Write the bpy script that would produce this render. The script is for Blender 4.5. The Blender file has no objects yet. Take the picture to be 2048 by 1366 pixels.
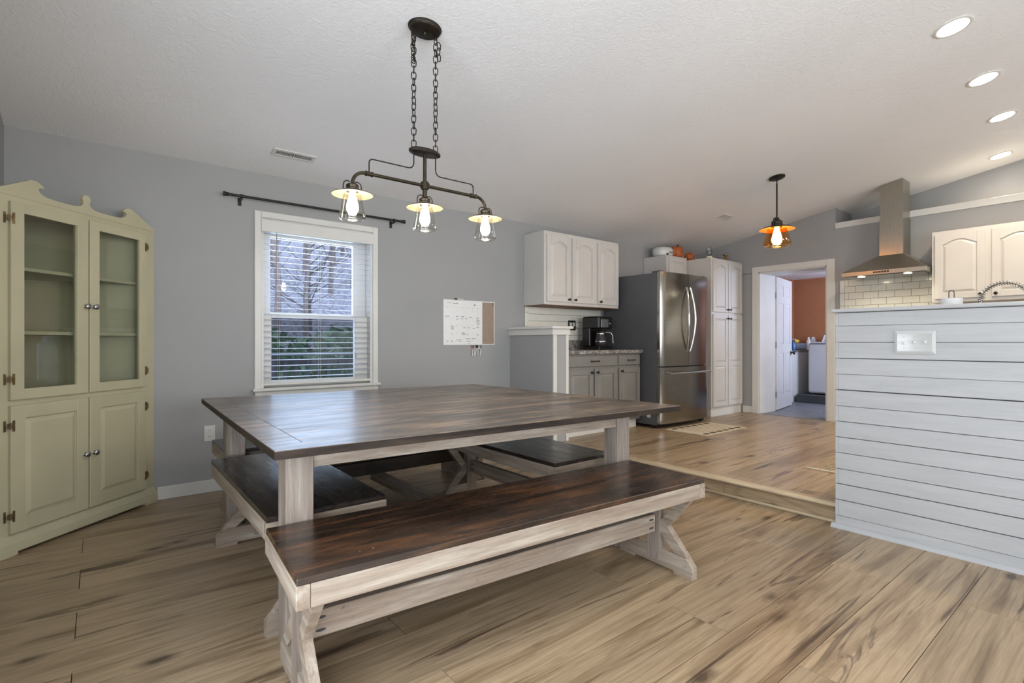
import bpy, bmesh, math, random
from mathutils import Vector, Matrix
random.seed(7)
S = bpy.context.scene
COL = S.collection
PI = math.pi

# ------------------------------------------------------------------ camera
cam = bpy.data.objects.new('camera', bpy.data.cameras.new('camera'))
COL.objects.link(cam)
cam.location = (0, 0, 1.10)
cam.rotation_euler = (math.radians(90), 0, math.radians(51.4 - 90))
cam.data.sensor_width = 36
cam.data.lens = 36 * 1033 / 2048
cam.data.clip_start = 0.03
cam.data.clip_end = 300
S.camera = cam
S.view_settings.view_transform = 'Standard'
S.view_settings.look = 'None'
S.view_settings.gamma = 1
S.view_settings.use_curve_mapping = False
S.view_settings.exposure = 1.14

# ------------------------------------------------------------------ world: overcast winter sky
W = bpy.data.worlds.new('sky'); S.world = W; W.use_nodes = True
wn = W.node_tree; wn.nodes.clear()
_o = wn.nodes.new('ShaderNodeOutputWorld'); _b = wn.nodes.new('ShaderNodeBackground')
_b.inputs[0].default_value = (0.76, 0.87, 1.0, 1); _b.inputs[1].default_value = 2.1
wn.links.new(_b.outputs[0], _o.inputs[0])

def light(name, kind, loc, power, color=(1, 1, 1), size=1, size_y=None, rot=None, target=None, spot=None, blend=0.5):
    d = bpy.data.lights.new(name, kind); d.energy = power; d.color = color
    if kind == 'AREA':
        d.shape = 'RECTANGLE'; d.size = size; d.size_y = size_y or size
    else:
        d.shadow_soft_size = size
    if kind == 'SPOT':
        d.spot_size = spot; d.spot_blend = blend
    o = bpy.data.objects.new(name, d); COL.objects.link(o); o.location = loc
    if target is not None:
        o.rotation_euler = (Vector(target) - Vector(loc)).to_track_quat('-Z', 'Y').to_euler()
    elif rot: o.rotation_euler = rot
    return o
# area lights added in assumed openings of the unseen wall behind the camera
light('added_light_back_door', 'AREA', (1.6, -3.92, 1.35), 56, (0.97, 0.98, 1.0), 2.4, 2.0, rot=(math.radians(90), 0, 0))
light('added_light_back_window', 'AREA', (6.2, -3.92, 1.65), 24, (1.0, 0.98, 0.95), 1.4, 1.3, rot=(math.radians(90), 0, 0))
# fill light added as an unseen patio door in the left wall
light('added_fill_left_wall', 'AREA', (-0.43, 0.35, 1.25), 22, (0.96, 0.98, 1.0), 2.3, 2.0, rot=(math.radians(90), 0, math.radians(-90)))
# area light added for an assumed, unseen laundry window
light('added_light_laundry', 'AREA', (8.6, 1.66, 1.65), 24, (0.62, 0.72, 1.0), 0.8, 0.8, rot=(math.radians(90), 0, 0))
# daylight of the dining room window
light('daylight_dining_window', 'AREA', (1.42, 4.56, 1.42), 12, (0.66, 0.78, 1.0), 0.80, 1.2, rot=(math.radians(-90), 0, 0))

# ------------------------------------------------------------------ geometry helpers
ROOTINV = {}
def reg(o, M): ROOTINV[o.name] = M.inverted()
def link_mesh(name, bm, mat, parent=None, smooth=False, autosmooth=None):
    if parent is not None and parent.name in ROOTINV:
        bm.transform(ROOTINV[parent.name])
    bmesh.ops.recalc_face_normals(bm, faces=bm.faces)
    me = bpy.data.meshes.new(name); bm.to_mesh(me); bm.free()
    if smooth:
        me.polygons.foreach_set('use_smooth', [True] * len(me.polygons))
        try: me.set_sharp_from_angle(angle=math.radians(autosmooth or 40))
        except Exception: pass
    for m in (mat if isinstance(mat, (list, tuple)) else [mat]): me.materials.append(m)
    o = bpy.data.objects.new(name, me); COL.objects.link(o)
    if parent is not None:
        o.parent = parent
        if parent.name in ROOTINV: ROOTINV[o.name] = ROOTINV[parent.name]
    return o
def part(name, bm, mat, parent, label=None, smooth=False, kind=None):
    o = link_mesh(name, bm, mat, parent, smooth)
    if label: o['label'] = label
    if kind: o['kind'] = kind
    return o
def thing(name, label, cat, loc, rz=0, group=None):
    o = bpy.data.objects.new(name, None); COL.objects.link(o)
    o.location = loc; o.rotation_euler = (0, 0, rz); o.empty_display_size = 0.05
    o['label'] = label; o['category'] = cat
    if group: o['group'] = group
    reg(o, Matrix.Translation(loc) @ Matrix.Rotation(rz, 4, 'Z'))
    return o
def solo(name, bm, mat, label, cat, group=None, smooth=False, loc=(0, 0, 0)):
    bm.transform(Matrix.Translation(loc).inverted())
    o = link_mesh(name, bm, mat, None, smooth)
    o.location = loc
    o['label'] = label; o['category'] = cat
    if group: o['group'] = group
    return o
def struct(name, bm, mat, label=None, smooth=False):
    o = link_mesh(name, bm, mat, None, smooth); o['kind'] = 'structure'
    if label: o['label'] = label
    return o
def NB(): return bmesh.new()
def box(bm, x0, x1, y0, y1, z0, z1, bev=0.0, mi=0):
    r = bmesh.ops.create_cube(bm, size=1.0)
    vs = r['verts']
    for v in vs:
        v.co = Vector(((x0 + x1) / 2 + v.co.x * (x1 - x0), (y0 + y1) / 2 + v.co.y * (y1 - y0), (z0 + z1) / 2 + v.co.z * (z1 - z0)))
    fs = {f for v in vs for f in v.link_faces}
    for f in fs: f.material_index = mi
    if bev > 0:
        es = list({e for v in vs for e in v.link_edges})
        bmesh.ops.bevel(bm, geom=es, offset=bev, segments=1, affect='EDGES', profile=0.5)
    return bm
class Fr:
    """local frame: a along U, b up, c along outward normal N"""
    def __init__(s, o, U, N): s.o = Vector(o); s.U = Vector(U).normalized(); s.N = Vector(N).normalized(); s.Z = Vector((0, 0, 1))
    def p(s, a, b, c=0): return s.o + s.U * a + s.Z * b + s.N * c
def hexa(bm, pts, mi=0):
    v = [bm.verts.new(p) for p in pts]
    for q in ((0, 1, 2, 3), (7, 6, 5, 4), (0, 4, 5, 1), (1, 5, 6, 2), (2, 6, 7, 3), (3, 7, 4, 0)):
        f = bm.faces.new([v[i] for i in q]); f.material_index = mi
    return v
def fbox(bm, F, a0, a1, b0, b1, c0, c1, ch=0.0, mi=0):
    """box in a frame, optional chamfer of the outward face"""
    if ch <= 0:
        hexa(bm, [F.p(a0, b0, c0), F.p(a1, b0, c0), F.p(a1, b1, c0), F.p(a0, b1, c0), F.p(a0, b0, c1), F.p(a1, b0, c1), F.p(a1, b1, c1), F.p(a0, b1, c1)], mi)
    else:
        prism(bm, F, [(a0, b0), (a1, b0), (a1, b1), (a0, b1)], c0, c1 - ch, mi=mi, cap1=False)
        loft(bm, F, [(a0, b0), (a1, b0), (a1, b1), (a0, b1)], c1 - ch, [(a0 + ch, b0 + ch), (a1 - ch, b0 + ch), (a1 - ch, b1 - ch), (a0 + ch, b1 - ch)], c1, mi=mi)
def prism(bm, F, pts, c0, c1, mi=0, cap0=True, cap1=True):
    A = [bm.verts.new(F.p(a, b, c0)) for a, b in pts]; B = [bm.verts.new(F.p(a, b, c1)) for a, b in pts]
    n = len(pts)
    fs = []
    if cap0: fs.append(bm.faces.new(A[::-1]))
    if cap1: fs.append(bm.faces.new(B))
    for i in range(n): fs.append(bm.faces.new((A[i], A[(i + 1) % n], B[(i + 1) % n], B[i])))
    for f in fs: f.material_index = mi
def loft(bm, F, p0, c0, p1, c1, mi=0, cap=True):
    A = [bm.verts.new(F.p(a, b, c0)) for a, b in p0]; B = [bm.verts.new(F.p(a, b, c1)) for a, b in p1]
    n = len(p0)
    fs = [bm.faces.new((A[i], A[(i + 1) % n], B[(i + 1) % n], B[i])) for i in range(n)]
    if cap: fs.append(bm.faces.new(B))
    for f in fs: f.material_index = mi
def frame_of(axis):
    a = Vector(axis).normalized()
    t = Vector((0, 0, 1)) if abs(a.z) < 0.9 else Vector((1, 0, 0))
    u = a.cross(t).normalized(); v = a.cross(u).normalized()
    return a, u, v
def lathe(bm, c, prof, axis=(0, 0, 1), n=24, sx=1.0, sy=1.0, close=True, mi=0):
    a, u, v = frame_of(axis)
    if tuple(axis) == (0, 0, 1): u = Vector((1, 0, 0)); v = Vector((0, 1, 0))
    c = Vector(c); rings = []
    for r, h in prof:
        if r < 1e-6: rings.append([bm.verts.new(c + a * h)])
        else: rings.append([bm.verts.new(c + a * h + u * (math.cos(2 * PI * k / n) * r * sx) + v * (math.sin(2 * PI * k / n) * r * sy)) for k in range(n)])
    fs = []
    for i in range(len(rings) - 1):
        A, B = rings[i], rings[i + 1]
        for k in range(n):
            k2 = (k + 1) % n
            if len(A) == 1 and len(B) == 1: continue
            if len(A) == 1: fs.append(bm.faces.new((A[0], B[k], B[k2])))
            elif len(B) == 1: fs.append(bm.faces.new((A[k], A[k2], B[0])))
            else: fs.append(bm.faces.new((A[k], A[k2], B[k2], B[k])))
    if close:
        if len(rings[0]) > 1: fs.append(bm.faces.new(rings[0][::-1]))
        if len(rings[-1]) > 1: fs.append(bm.faces.new(rings[-1]))
    for f in fs: f.material_index = mi
def tube(bm, pts, r, n=8, closed=False, cap=True, mi=0):
    P = [Vector(p) for p in pts]; m = len(P); rings = []
    pu = None
    for i in range(m):
        if closed: t = (P[(i + 1) % m] - P[i - 1]).normalized()
        else: t = (P[min(i + 1, m - 1)] - P[max(i - 1, 0)]).normalized()
        if pu is None: _, u, _ = frame_of(t)
        else:
            u = pu - t * pu.dot(t)
            u = u.normalized() if u.length > 1e-6 else frame_of(t)[1]
        pu = u; v = t.cross(u)
        rr = r[i] if isinstance(r, (list, tuple)) else r
        rings.append([bm.verts.new(P[i] + u * (math.cos(2 * PI * k / n) * rr) + v * (math.sin(2 * PI * k / n) * rr)) for k in range(n)])
    for i in range(m if closed else m - 1):
        A, B = rings[i], rings[(i + 1) % m]
        for k in range(n):
            f = bm.faces.new((A[k], A[(k + 1) % n], B[(k + 1) % n], B[k])); f.material_index = mi
    if cap and not closed:
        bm.faces.new(rings[0][::-1]); bm.faces.new(rings[-1])
def arc(c, r, a0, a1, n, U, V):
    c = Vector(c); U = Vector(U); V = Vector(V)
    return [c + U * (math.cos(a0 + (a1 - a0) * i / n) * r) + V * (math.sin(a0 + (a1 - a0) * i / n) * r) for i in range(n + 1)]
def sphere(bm, c, rx, ry=None, rz=None, n=16):
    ry = ry or rx; rz = rz or rx
    prof = [(math.sin(PI * i / (n // 2)), -math.cos(PI * i / (n // 2))) for i in range(n // 2 + 1)]
    r0 = len(bm.verts)
    b2 = bmesh.new(); lathe(b2, (0, 0, 0), prof, n=n, close=False)
    b2.transform(Matrix.Translation(c) @ Matrix.Diagonal((rx, ry, rz, 1)))
    me = bpy.data.meshes.new('tmp'); b2.to_mesh(me); b2.free(); bm.from_mesh(me); bpy.data.meshes.remove(me)

# ------------------------------------------------------------------ material helpers
def s2l(c):
    return tuple((x / 255 / 12.92) if x / 255 <= 0.04045 else ((x / 255 + 0.055) / 1.055) ** 2.4 for x in c)
class NT:
    def __init__(s, name):
        s.m = bpy.data.materials.new(name); s.m.use_nodes = True
        s.t = s.m.node_tree; s.b = s.t.nodes['Principled BSDF']; s.o = s.t.nodes['Material Output']
    def n(s, typ, **kw):
        x = s.t.nodes.new(typ)
        for k, v in kw.items():
            if k in ('operation', 'blend_type', 'data_type', 'feature', 'distance', 'wave_type', 'bands_direction', 'noise_dimensions', 'interpolation_type', 'clamp'): setattr(x, k, v)
        return x
    def l(s, a, b): s.t.links.new(a, b)
    def setc(s, c): s.b.inputs['Base Color'].default_value = (*s2l(c), 1)
    def coords(s, scale=(1, 1, 1), rnd=True, loc=(0, 0, 0)):
        tc = s.n('ShaderNodeTexCoord'); mp = s.n('ShaderNodeMapping')
        mp.inputs['Scale'].default_value = scale; mp.inputs['Location'].default_value = loc
        src = tc.outputs['Object']
        if rnd:
            oi = s.n('ShaderNodeObjectInfo'); ml = s.n('ShaderNodeVectorMath', operation='SCALE')
            cx = s.n('ShaderNodeCombineXYZ')
            s.l(oi.outputs['Random'], cx.inputs[0]); s.l(oi.outputs['Random'], cx.inputs[1]); s.l(oi.outputs['Random'], cx.inputs[2])
            s.l(cx.outputs[0], ml.inputs[0]); ml.inputs['Scale'].default_value = 37.3
            ad = s.n('ShaderNodeVectorMath', operation='ADD'); s.l(src, ad.inputs[0]); s.l(ml.outputs[0], ad.inputs[1]); src = ad.outputs[0]
        s.l(src, mp.inputs[0]); return mp.outputs[0]
    def noise(s, vec, scale, detail=4, rough=0.55, dist=0.0):
        x = s.n('ShaderNodeTexNoise'); x.inputs['Scale'].default_value = scale; x.inputs['Detail'].default_value = detail
        x.inputs['Roughness'].default_value = rough; x.inputs['Distortion'].default_value = dist
        if vec is not None: s.l(vec, x.inputs['Vector'])
        return x.outputs['Fac']
    def ramp(s, fac, stops):
        r = s.n('ShaderNodeValToRGB'); e = r.color_ramp.elements
        while len(e) < len(stops): e.new(0.5)
        for el, (p, c) in zip(e, stops):
            el.position = p; el.color = (c, c, c, 1) if isinstance(c, (int, float)) else (*s2l(c), 1)
        s.l(fac, r.inputs[0]); return r.outputs[0]
    def mix(s, fac, a, b, mode='MIX'):
        x = s.n('ShaderNodeMix', data_type='RGBA', blend_type=mode)
        for sock, v in ((x.inputs[0], fac), (x.inputs[6], a), (x.inputs[7], b)):
            if isinstance(v, (int, float)): sock.default_value = v
            elif isinstance(v, tuple): sock.default_value = (*s2l(v), 1)
            else: s.l(v, sock)
        return x.outputs[2]
    def bump(s, h, strength=0.2, dist=0.01):
        b = s.n('ShaderNodeBump'); b.inputs['Strength'].default_value = strength; b.inputs['Distance'].default_value = dist
        s.l(h, b.inputs['Height']); s.l(b.outputs[0], s.b.inputs['Normal'])
    def base(s, c): s.l(c, s.b.inputs['Base Color'])
    def set(s, **kw):
        for k, v in kw.items(): s.b.inputs[k.replace('_', ' ')].default_value = v
        return s
def plain(name, c, rough=0.5, metal=0.0, var=0.06, nscale=6, bump=0.0, bscale=60, spec=0.5):
    m = NT(name); m.set(Roughness=rough, Metallic=metal)
    m.b.inputs['Specular IOR Level'].default_value = spec
    v = m.coords()
    f = m.noise(v, nscale, 3)
    hi = tuple(min(255, x * (1 + var)) for x in c); lo = tuple(x * (1 - var) for x in c)
    m.base(m.ramp(f, [(0.3, lo), (0.7, hi)]))
    if bump: m.bump(m.noise(v, bscale, 3), bump, 0.004)
    return m.m

# walls and ceiling: painted drywall
m_wall = plain('grey_wall_paint', (154, 154, 153), 0.75, var=0.015, nscale=1.5, bump=0.12, bscale=150, spec=0.25)
m_white = plain('white_trim_paint', (206, 204, 198), 0.4, var=0.02, nscale=3)
m_cab = plain('white_cabinet_paint', (196, 193, 187), 0.38, var=0.02, nscale=3)
m_orange = plain('orange_wall_paint', (166, 112, 78), 0.4, var=0.03)
def mat_ceiling():
    m = NT('textured_ceiling_paint'); m.set(Roughness=0.9); m.b.inputs['Specular IOR Level'].default_value = 0.15
    v = m.coords(rnd=False)
    m.base(m.ramp(m.noise(v, 1.2, 2), [(0.3, (228, 227, 226)), (0.7, (232, 231, 230))]))
    h = m.ramp(m.noise(v, 34, 4, 0.6, 1.2), [(0.42, 0.0), (0.62, 1.0)])
    m.bump(h, 0.35, 0.004); return m.m
m_ceil = mat_ceiling()
def mat_floor(name, warm, sw=False):
    m = NT(name); m.set(Roughness=0.33); m.b.inputs['Specular IOR Level'].default_value = 0.45
    def q(a, b_, **k): return m.coords((b_, a, b_) if sw else (a, b_, 1), **k)
    v = q(0.45, 5.0); v2 = q(0.8, 11.0, loc=(3, 1, 0)); v3 = m.coords((1, 1, 1)); vf = q(2.5, 60)
    base = m.ramp(m.noise(v, 1.7, 5, 0.6, 0.9), [(0.30, warm[0]), (0.42, warm[1]), (0.54, warm[2]), (0.62, warm[1]), (0.74, warm[0])])
    fine = m.ramp(m.noise(vf, 2.2, 4, 0.7), [(0.3, 0.80), (0.7, 1.06)])
    c = m.mix(1.0, base, fine, 'MULTIPLY')
    streak = m.ramp(m.noise(v2, 0.85, 5, 0.62, 1.6), [(0.595, 0.0), (0.635, 0.6), (0.70, 0.95)])
    c = m.mix(streak, c, warm[3])
    # long cathedral lines
    w = m.n('ShaderNodeTexWave', wave_type='BANDS', bands_direction='Y'); w.inputs['Scale'].default_value = 1.6; w.inputs['Distortion'].default_value = 9.0; w.inputs['Detail'].default_value = 2; w.inputs['Detail Scale'].default_value = 0.8
    m.l(v, w.inputs['Vector'])
    wf = m.ramp(w.outputs['Fac'], [(0.0, 0.28), (0.12, 0.0)])
    c = m.mix(wf, c, warm[4])
    # knots
    kn = q(1.5, 3.2, loc=(0.3, 0.2, 0))
    vo = m.n('ShaderNodeTexVoronoi', feature='F1'); vo.inputs['Scale'].default_value = 1.15; m.l(kn, vo.inputs['Vector'])
    dd = m.n('ShaderNodeMath', operation='ADD'); nz = m.noise(v3, 22, 3)
    mu = m.n('ShaderNodeMath', operation='MULTIPLY'); mu.inputs[1].default_value = 0.09; m.l(nz, mu.inputs[0])
    m.l(vo.outputs['Distance'], dd.inputs[0]); m.l(mu.outputs[0], dd.inputs[1])
    kf = m.ramp(dd.outputs[0], [(0.09, 0.9), (0.12, 0.5), (0.19, 0.0)])
    c = m.mix(kf, c, warm[3])
    # per plank tone
    oi = m.n('ShaderNodeObjectInfo')
    tone = m.ramp(oi.outputs['Random'], [(0.0, 0.84), (0.5, 0.97), (1.0, 1.10)])
    c = m.mix(1.0, c, tone, 'MULTIPLY')
    m.base(c)
    m.bump(m.noise(vf, 2.5, 3), 0.08, 0.002)
    return m.m
TAN = ((120, 99, 75), (150, 128, 100), (170, 148, 119), (66, 50, 38), (98, 78, 59))
m_plank = mat_floor('laminate_plank', TAN); m_plank_y = mat_floor('laminate_riser', TAN, True)
m_groove = plain('plank_groove', (70, 56, 44), 0.8)
def mat_whitewash(name, axis, light=(198, 190, 178), brown=(150, 132, 114)):
    sc = {'x': (1.2, 14, 14), 'y': (14, 1.2, 14), 'z': (14, 14, 1.2)}[axis]
    m = NT(name); m.set(Roughness=0.6)
    v = m.coords(sc); v3 = m.coords((1, 1, 1)); vf = m.coords(tuple(x * 5 if x > 2 else x * 3 for x in sc))
    f = m.noise(v, 1.6, 5, 0.65, 0.4)
    c = m.ramp(f, [(0.3, brown), (0.5, tuple((a + b) / 2 for a, b in zip(light, brown))), (0.66, light)])
    g = m.ramp(m.noise(vf, 1.5, 3, 0.7), [(0.35, 0.82), (0.6, 1.04)])
    c = m.mix(1.0, c, g, 'MULTIPLY')
    wear = m.ramp(m.noise(v3, 7, 6, 0.75), [(0.63, 0.0), (0.72, 0.85)])
    c = m.mix(wear, c, (88, 76, 68))
    m.base(c); m.bump(m.noise(vf, 2, 3), 0.25, 0.002)
    return m.m
m_ww = {a: mat_whitewash('whitewashed_wood_' + a, a, *(((170, 159, 145), (128, 110, 94)) if a != 'z' else ((156, 147, 136), (114, 99, 88)))) for a in 'xyz'}
def mat_dark(name, axis, cols, rough, spec=0.5, coat=0.0):
    sc = {'x': (1.0, 7, 7), 'y': (7, 1.0, 7)}[axis]
    m = NT(name); m.set(Roughness=rough); m.b.inputs['Specular IOR Level'].default_value = spec
    m.b.inputs['Coat Weight'].default_value = coat; m.b.inputs['Coat Roughness'].default_value = 0.2
    v = m.coords(sc); vf = m.coords(tuple(x * 6 for x in sc)); v3 = m.coords((1, 1, 1))
    c = m.ramp(m.noise(v, 1.5, 6, 0.65, 1.2), [(0.33, cols[0]), (0.5, cols[1]), (0.64, cols[2]), (0.78, cols[1])])
    g = m.ramp(m.noise(vf, 1.5, 3, 0.7), [(0.3, 0.7), (0.65, 1.1)])
    c = m.mix(1.0, c, g, 'MULTIPLY')
    blot = m.ramp(m.noise(v3, 2.3, 4, 0.6), [(0.35, 0.55), (0.6, 1.0)])
    c = m.mix(1.0, c, blot, 'MULTIPLY')
    sp = m.ramp(m.noise(v3, 95, 1, 0.4), [(0.80, 0.0), (0.82, 0.7)])
    c = m.mix(sp, c, (190, 180, 165))
    m.base(c)
    rr = m.ramp(m.noise(v, 2.5, 4, 0.7), [(0.3, rough - 0.06), (0.7, rough + 0.14)])
    m.l(rr, m.b.inputs['Roughness'])
    m.bump(m.noise(vf, 2, 3), 0.04, 0.0006)
    return m.m
DK = ((32, 25, 21), (60, 44, 34), (104, 69, 45))
m_dark_x = mat_dark('dark_stained_wood_x', 'x', DK, 0.24, 0.5, 0.25)
m_dark_b = mat_dark('dark_stained_wood_b', 'x', ((28, 25, 24), (42, 35, 31), (56, 44, 36)), 0.27, 0.5, 0.3)
m_dark_y = mat_dark('dark_stained_wood_y', 'y', ((30, 26, 25), (48, 38, 33), (66, 48, 38)), 0.26, 0.5, 0.25)
m_table = mat_dark('dark_stained_tabletop', 'x', ((62, 53, 46), (104, 89, 76), (150, 124, 98)), 0.40, 0.7, 0.3)
m_darkrail = mat_dark('dark_rail_wood', 'x', ((36, 28, 23), (50, 40, 33), (64, 50, 40)), 0.55, 0.25)
m_bronze = plain('oil_rubbed_bronze', (68, 60, 48), 0.38, 0.85, var=0.12, nscale=20)
m_bronze_dk = plain('dark_bronze', (50, 43, 36), 0.45, 0.7, var=0.15, nscale=20)
m_black = plain('black_metal', (34, 33, 33), 0.4, 0.4)
m_blackpl = plain('black_plastic', (16, 16, 17), 0.3)
m_steelhw = plain('brushed_nickel', (150, 148, 145), 0.3, 0.95)
m_brass = plain('antique_brass', (128, 112, 84), 0.4, 0.8, var=0.2, nscale=40)
m_hutch = plain('sage_cream_paint', (178, 172, 143), 0.45, var=0.03, nscale=3)
m_hutchin = plain('sage_interior_paint', (186, 181, 156), 0.55, var=0.03, nscale=3)
def mat_steel(name, c=(150, 147, 142), rough=0.17, axis='z'):
    m = NT(name); m.set(Roughness=rough, Metallic=1.0)
    sc = (1, 1, 90) if axis == 'h' else (90, 90, 1)
    v = m.coords(sc, rnd=False)
    f = m.noise(v, 6, 3, 0.6)
    m.base(m.ramp(f, [(0.3, tuple(x * 0.93 for x in c)), (0.7, tuple(x * 1.05 for x in c))]))
    m.b.inputs['Anisotropic'].default_value = 0.5
    m.bump(f, 0.03, 0.001)
    return m.m
m_steel = mat_steel('brushed_stainless_steel', axis='h')
m_steel_hd = mat_steel('brushed_hood_steel', (168, 163, 152), 0.3, axis='z')
m_frside = plain('fridge_side_grey', (84, 84, 86), 0.5, 0.0, var=0.05, nscale=2, bump=0.1, bscale=300)
m_greycab = plain('grey_cabinet_paint', (120, 118, 114), 0.4, var=0.03)
def mat_granite():
    m = NT('speckled_granite'); m.set(Roughness=0.2)
    v = m.coords(rnd=False)
    vo = m.n('ShaderNodeTexVoronoi', feature='F1'); vo.inputs['Scale'].default_value = 160; m.l(v, vo.inputs['Vector'])
    bw = m.n('ShaderNodeRGBToBW'); m.l(vo.outputs['Color'], bw.inputs[0])
    c = m.ramp(bw.outputs[0], [(0.15, (45, 43, 44)), (0.4, (110, 105, 102)), (0.6, (150, 145, 140)), (0.85, (205, 200, 195))])
    c = m.mix(m.ramp(m.noise(v, 18, 3), [(0.4, 0.0), (0.65, 0.6)]), c, (70, 66, 66))
    m.base(c); return m.m
m_granite = mat_granite()
def mat_glass(name, tint=(255, 255, 255), rough=0.0, alpha=0.0, ior=1.45):
    """thin clear glass: mostly transparent with a fresnel reflection"""
    m = NT(name); t = m.t
    tr = m.n('ShaderNodeBsdfTransparent'); tr.inputs[0].default_value = (*s2l(tint), 1)
    gl = m.n('ShaderNodeBsdfGlossy'); gl.inputs['Roughness'].default_value = rough
    lw_ = m.n('ShaderNodeLayerWeight'); lw_.inputs[0].default_value = 0.5
    pw = m.n('ShaderNodeMath', operation='POWER'); m.l(lw_.outputs['Facing'], pw.inputs[0]); pw.inputs[1].default_value = 3.0
    fr = m.n('ShaderNodeMath', operation='MULTIPLY_ADD'); m.l(pw.outputs[0], fr.inputs[0]); fr.inputs[1].default_value = 0.55 + (ior - 1.45) * 1.5; fr.inputs[2].default_value = 0.035
    mx = m.n('ShaderNodeMixShader')
    m.l(fr.outputs[0], mx.inputs[0]); m.l(tr.outputs[0], mx.inputs[1]); m.l(gl.outputs[0], mx.inputs[2])
    m.l(mx.outputs[0], m.o.inputs[0]); t.nodes.remove(m.b)
    return m.m
m_glass = mat_glass('window_glass', (238, 244, 248))
m_cglass = mat_glass('cabinet_glass', (240, 242, 238))
m_lglass = mat_glass('clear_lamp_glass', (246, 246, 244), 0.02, ior=1.6)
m_aglass = mat_glass('amber_lamp_glass', (252, 228, 190), 0.02, ior=1.6)
def emit(name, c, strength):
    m = NT(name); m.set(Roughness=0.5); m.setc(c)
    m.b.inputs['Emission Color'].default_value = (*s2l(c), 1); m.b.inputs['Emission Strength'].default_value = strength
    return m.m
m_bulb = emit('bulb_glow', (255, 240, 214), 26)
m_bulbwarm = emit('warm_bulb_glow', (255, 205, 130), 22)
m_can = emit('recessed_lamp_glow', (255, 247, 235), 22)
m_hoodlamp = emit('hood_lamp_glow', (255, 244, 205), 14)
def mat_tile():
    m = NT('white_subway_tile'); m.set(Roughness=0.12); m.setc((214, 211, 200))
    v = m.coords(); m.bump(m.noise(v, 9, 2), 0.05, 0.003); return m.m
m_tile = mat_tile()
m_grout = plain('dark_grout', (98, 94, 88), 0.9)
m_cork = plain('cork', (150, 132, 116), 0.9, var=0.12, nscale=90)
m_board = plain('whiteboard_surface', (222, 222, 220), 0.25, var=0.01)
m_ink = plain('marker_ink', (62, 62, 70), 0.6)
m_shade = plain('warm_shade_inner', (128, 118, 96), 0.5, 0.0)
m_orshade = plain('amber_shade_inner', (176, 124, 62), 0.5, 0.0)
m_gap = plain('gap_shadow_board', (60, 60, 62), 0.9)
def mat_ship():
    m = NT('whitewashed_shiplap'); m.set(Roughness=0.5)
    v = m.coords((10, 1.0, 10)); v3 = m.coords()
    f = m.noise(v, 3, 5, 0.7)
    c = m.ramp(f, [(0.3, (158, 158, 158)), (0.65, (170, 170, 170))])
    ch = m.ramp(m.noise(v3, 13, 5, 0.75), [(0.71, 0.0), (0.75, 0.5)])
    c = m.mix(ch, c, (150, 148, 146)); m.base(c); m.bump(m.noise(v, 8, 3), 0.15, 0.002); return m.m
m_ship = mat_ship()

# ------------------------------------------------------------------ dimensions
YW = 4.334; XL = -0.45; XK = 7.0; KZ = 0.12
def cz(y):
    yr = -1.3
    return 2.40 + 0.175 * (YW - y) if y >= yr else 2.40 + 0.175 * (YW - yr) - 0.175 * (yr - y)
YB = -4.0
CN = Vector((0, -0.175, -1)).normalized()      # ceiling normal pointing into the room

# ------------------------------------------------------------------ floor of the dining room
bm = NB(); box(bm, XL - 0.1, 3.56, YB - 0.1, YW + 0.1, -0.08, -0.011)
floor = struct('floor', bm, m_groove)
def plank_mesh(L, Wd):
    b = NB(); g = 0.0012
    box(b, g, L - g, g, Wd - g, -0.010, 0.0, 0.0005)
    b.normal_update()
    me = bpy.data.meshes.new('plank'); b.to_mesh(me); b.free(); me.materials.append(m_plank); return me
_cache = {}
def plank(parent, x0, x1, y0, y1, z):
    k = (round(x1 - x0, 4), round(y1 - y0, 4))
    if k not in _cache: _cache[k] = plank_mesh(*k)
    o = bpy.data.objects.new('plank', _cache[k]); COL.objects.link(o); o.parent = parent; o.location = (x0, y0, z)
def lay(parent, X0, X1, Y0, Y1, ys, joint_even, z, L=1.93):
    k = math.floor((Y0 - ys) / 0.2475)
    while ys + k * 0.2475 < Y1 - 1e-4:
        y0 = max(Y0, ys + k * 0.2475); y1 = min(Y1, ys + (k + 1) * 0.2475)
        if y1 - y0 > 0.01:
            j = joint_even + (0.97 if k % 2 else 0.0)
            n = math.floor((X0 - j) / L); x = j + n * L
            while x < X1 - 1e-4:
                a = max(X0, x); b = min(X1, x + L)
                if b - a > 0.01: plank(parent, a, b, y0, y1, z)
                x += L
        k += 1
lay(floor, XL, 3.48, YB, YW, 1.015, 1.858, 0.0)
# raised kitchen floor
bm = NB(); box(bm, 3.50, XK + 0.02, YB, YW, 0.0, KZ - 0.011)
kfloor = struct('floor', bm, m_groove)
lay(kfloor, 3.49, XK, YB, YW, 1.515, 4.61, KZ)
# step: riser planks, nosing and shoe moulding
bm = NB(); F = Fr((3.50, 3.66, 0), (0, -1, 0), (-1, 0, 0))
riser = struct('trim_1', NB(), m_groove)
xs = [0, 0.42, 1.72, 2.46]
for a0, a1 in zip(xs[:-1], xs[1:]):
    b = NB(); fbox(b, F, a0 + 0.001, a1 - 0.001, 0.0, KZ - 0.012, 0.0, 0.012, 0.001)
    part('riser_plank', b, m_plank_y, riser)
b = NB()
prof = [(3.497, 0.098), (3.462, 0.098), (3.452, 0.103), (3.448, 0.112), (3.452, 0.121), (3.464, 0.127), (3.52, 0.127), (3.545, 0.121)]
A = [b.verts.new((x, 1.20, z)) for x, z in prof]; B = [b.verts.new((x, 3.66, z)) for x, z in prof]
b.faces.new(A); b.faces.new(B[::-1])
for i in range(len(prof)): b.faces.new((A[i], B[i], B[(i + 1) % len(prof)], A[(i + 1) % len(prof)]))
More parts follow.
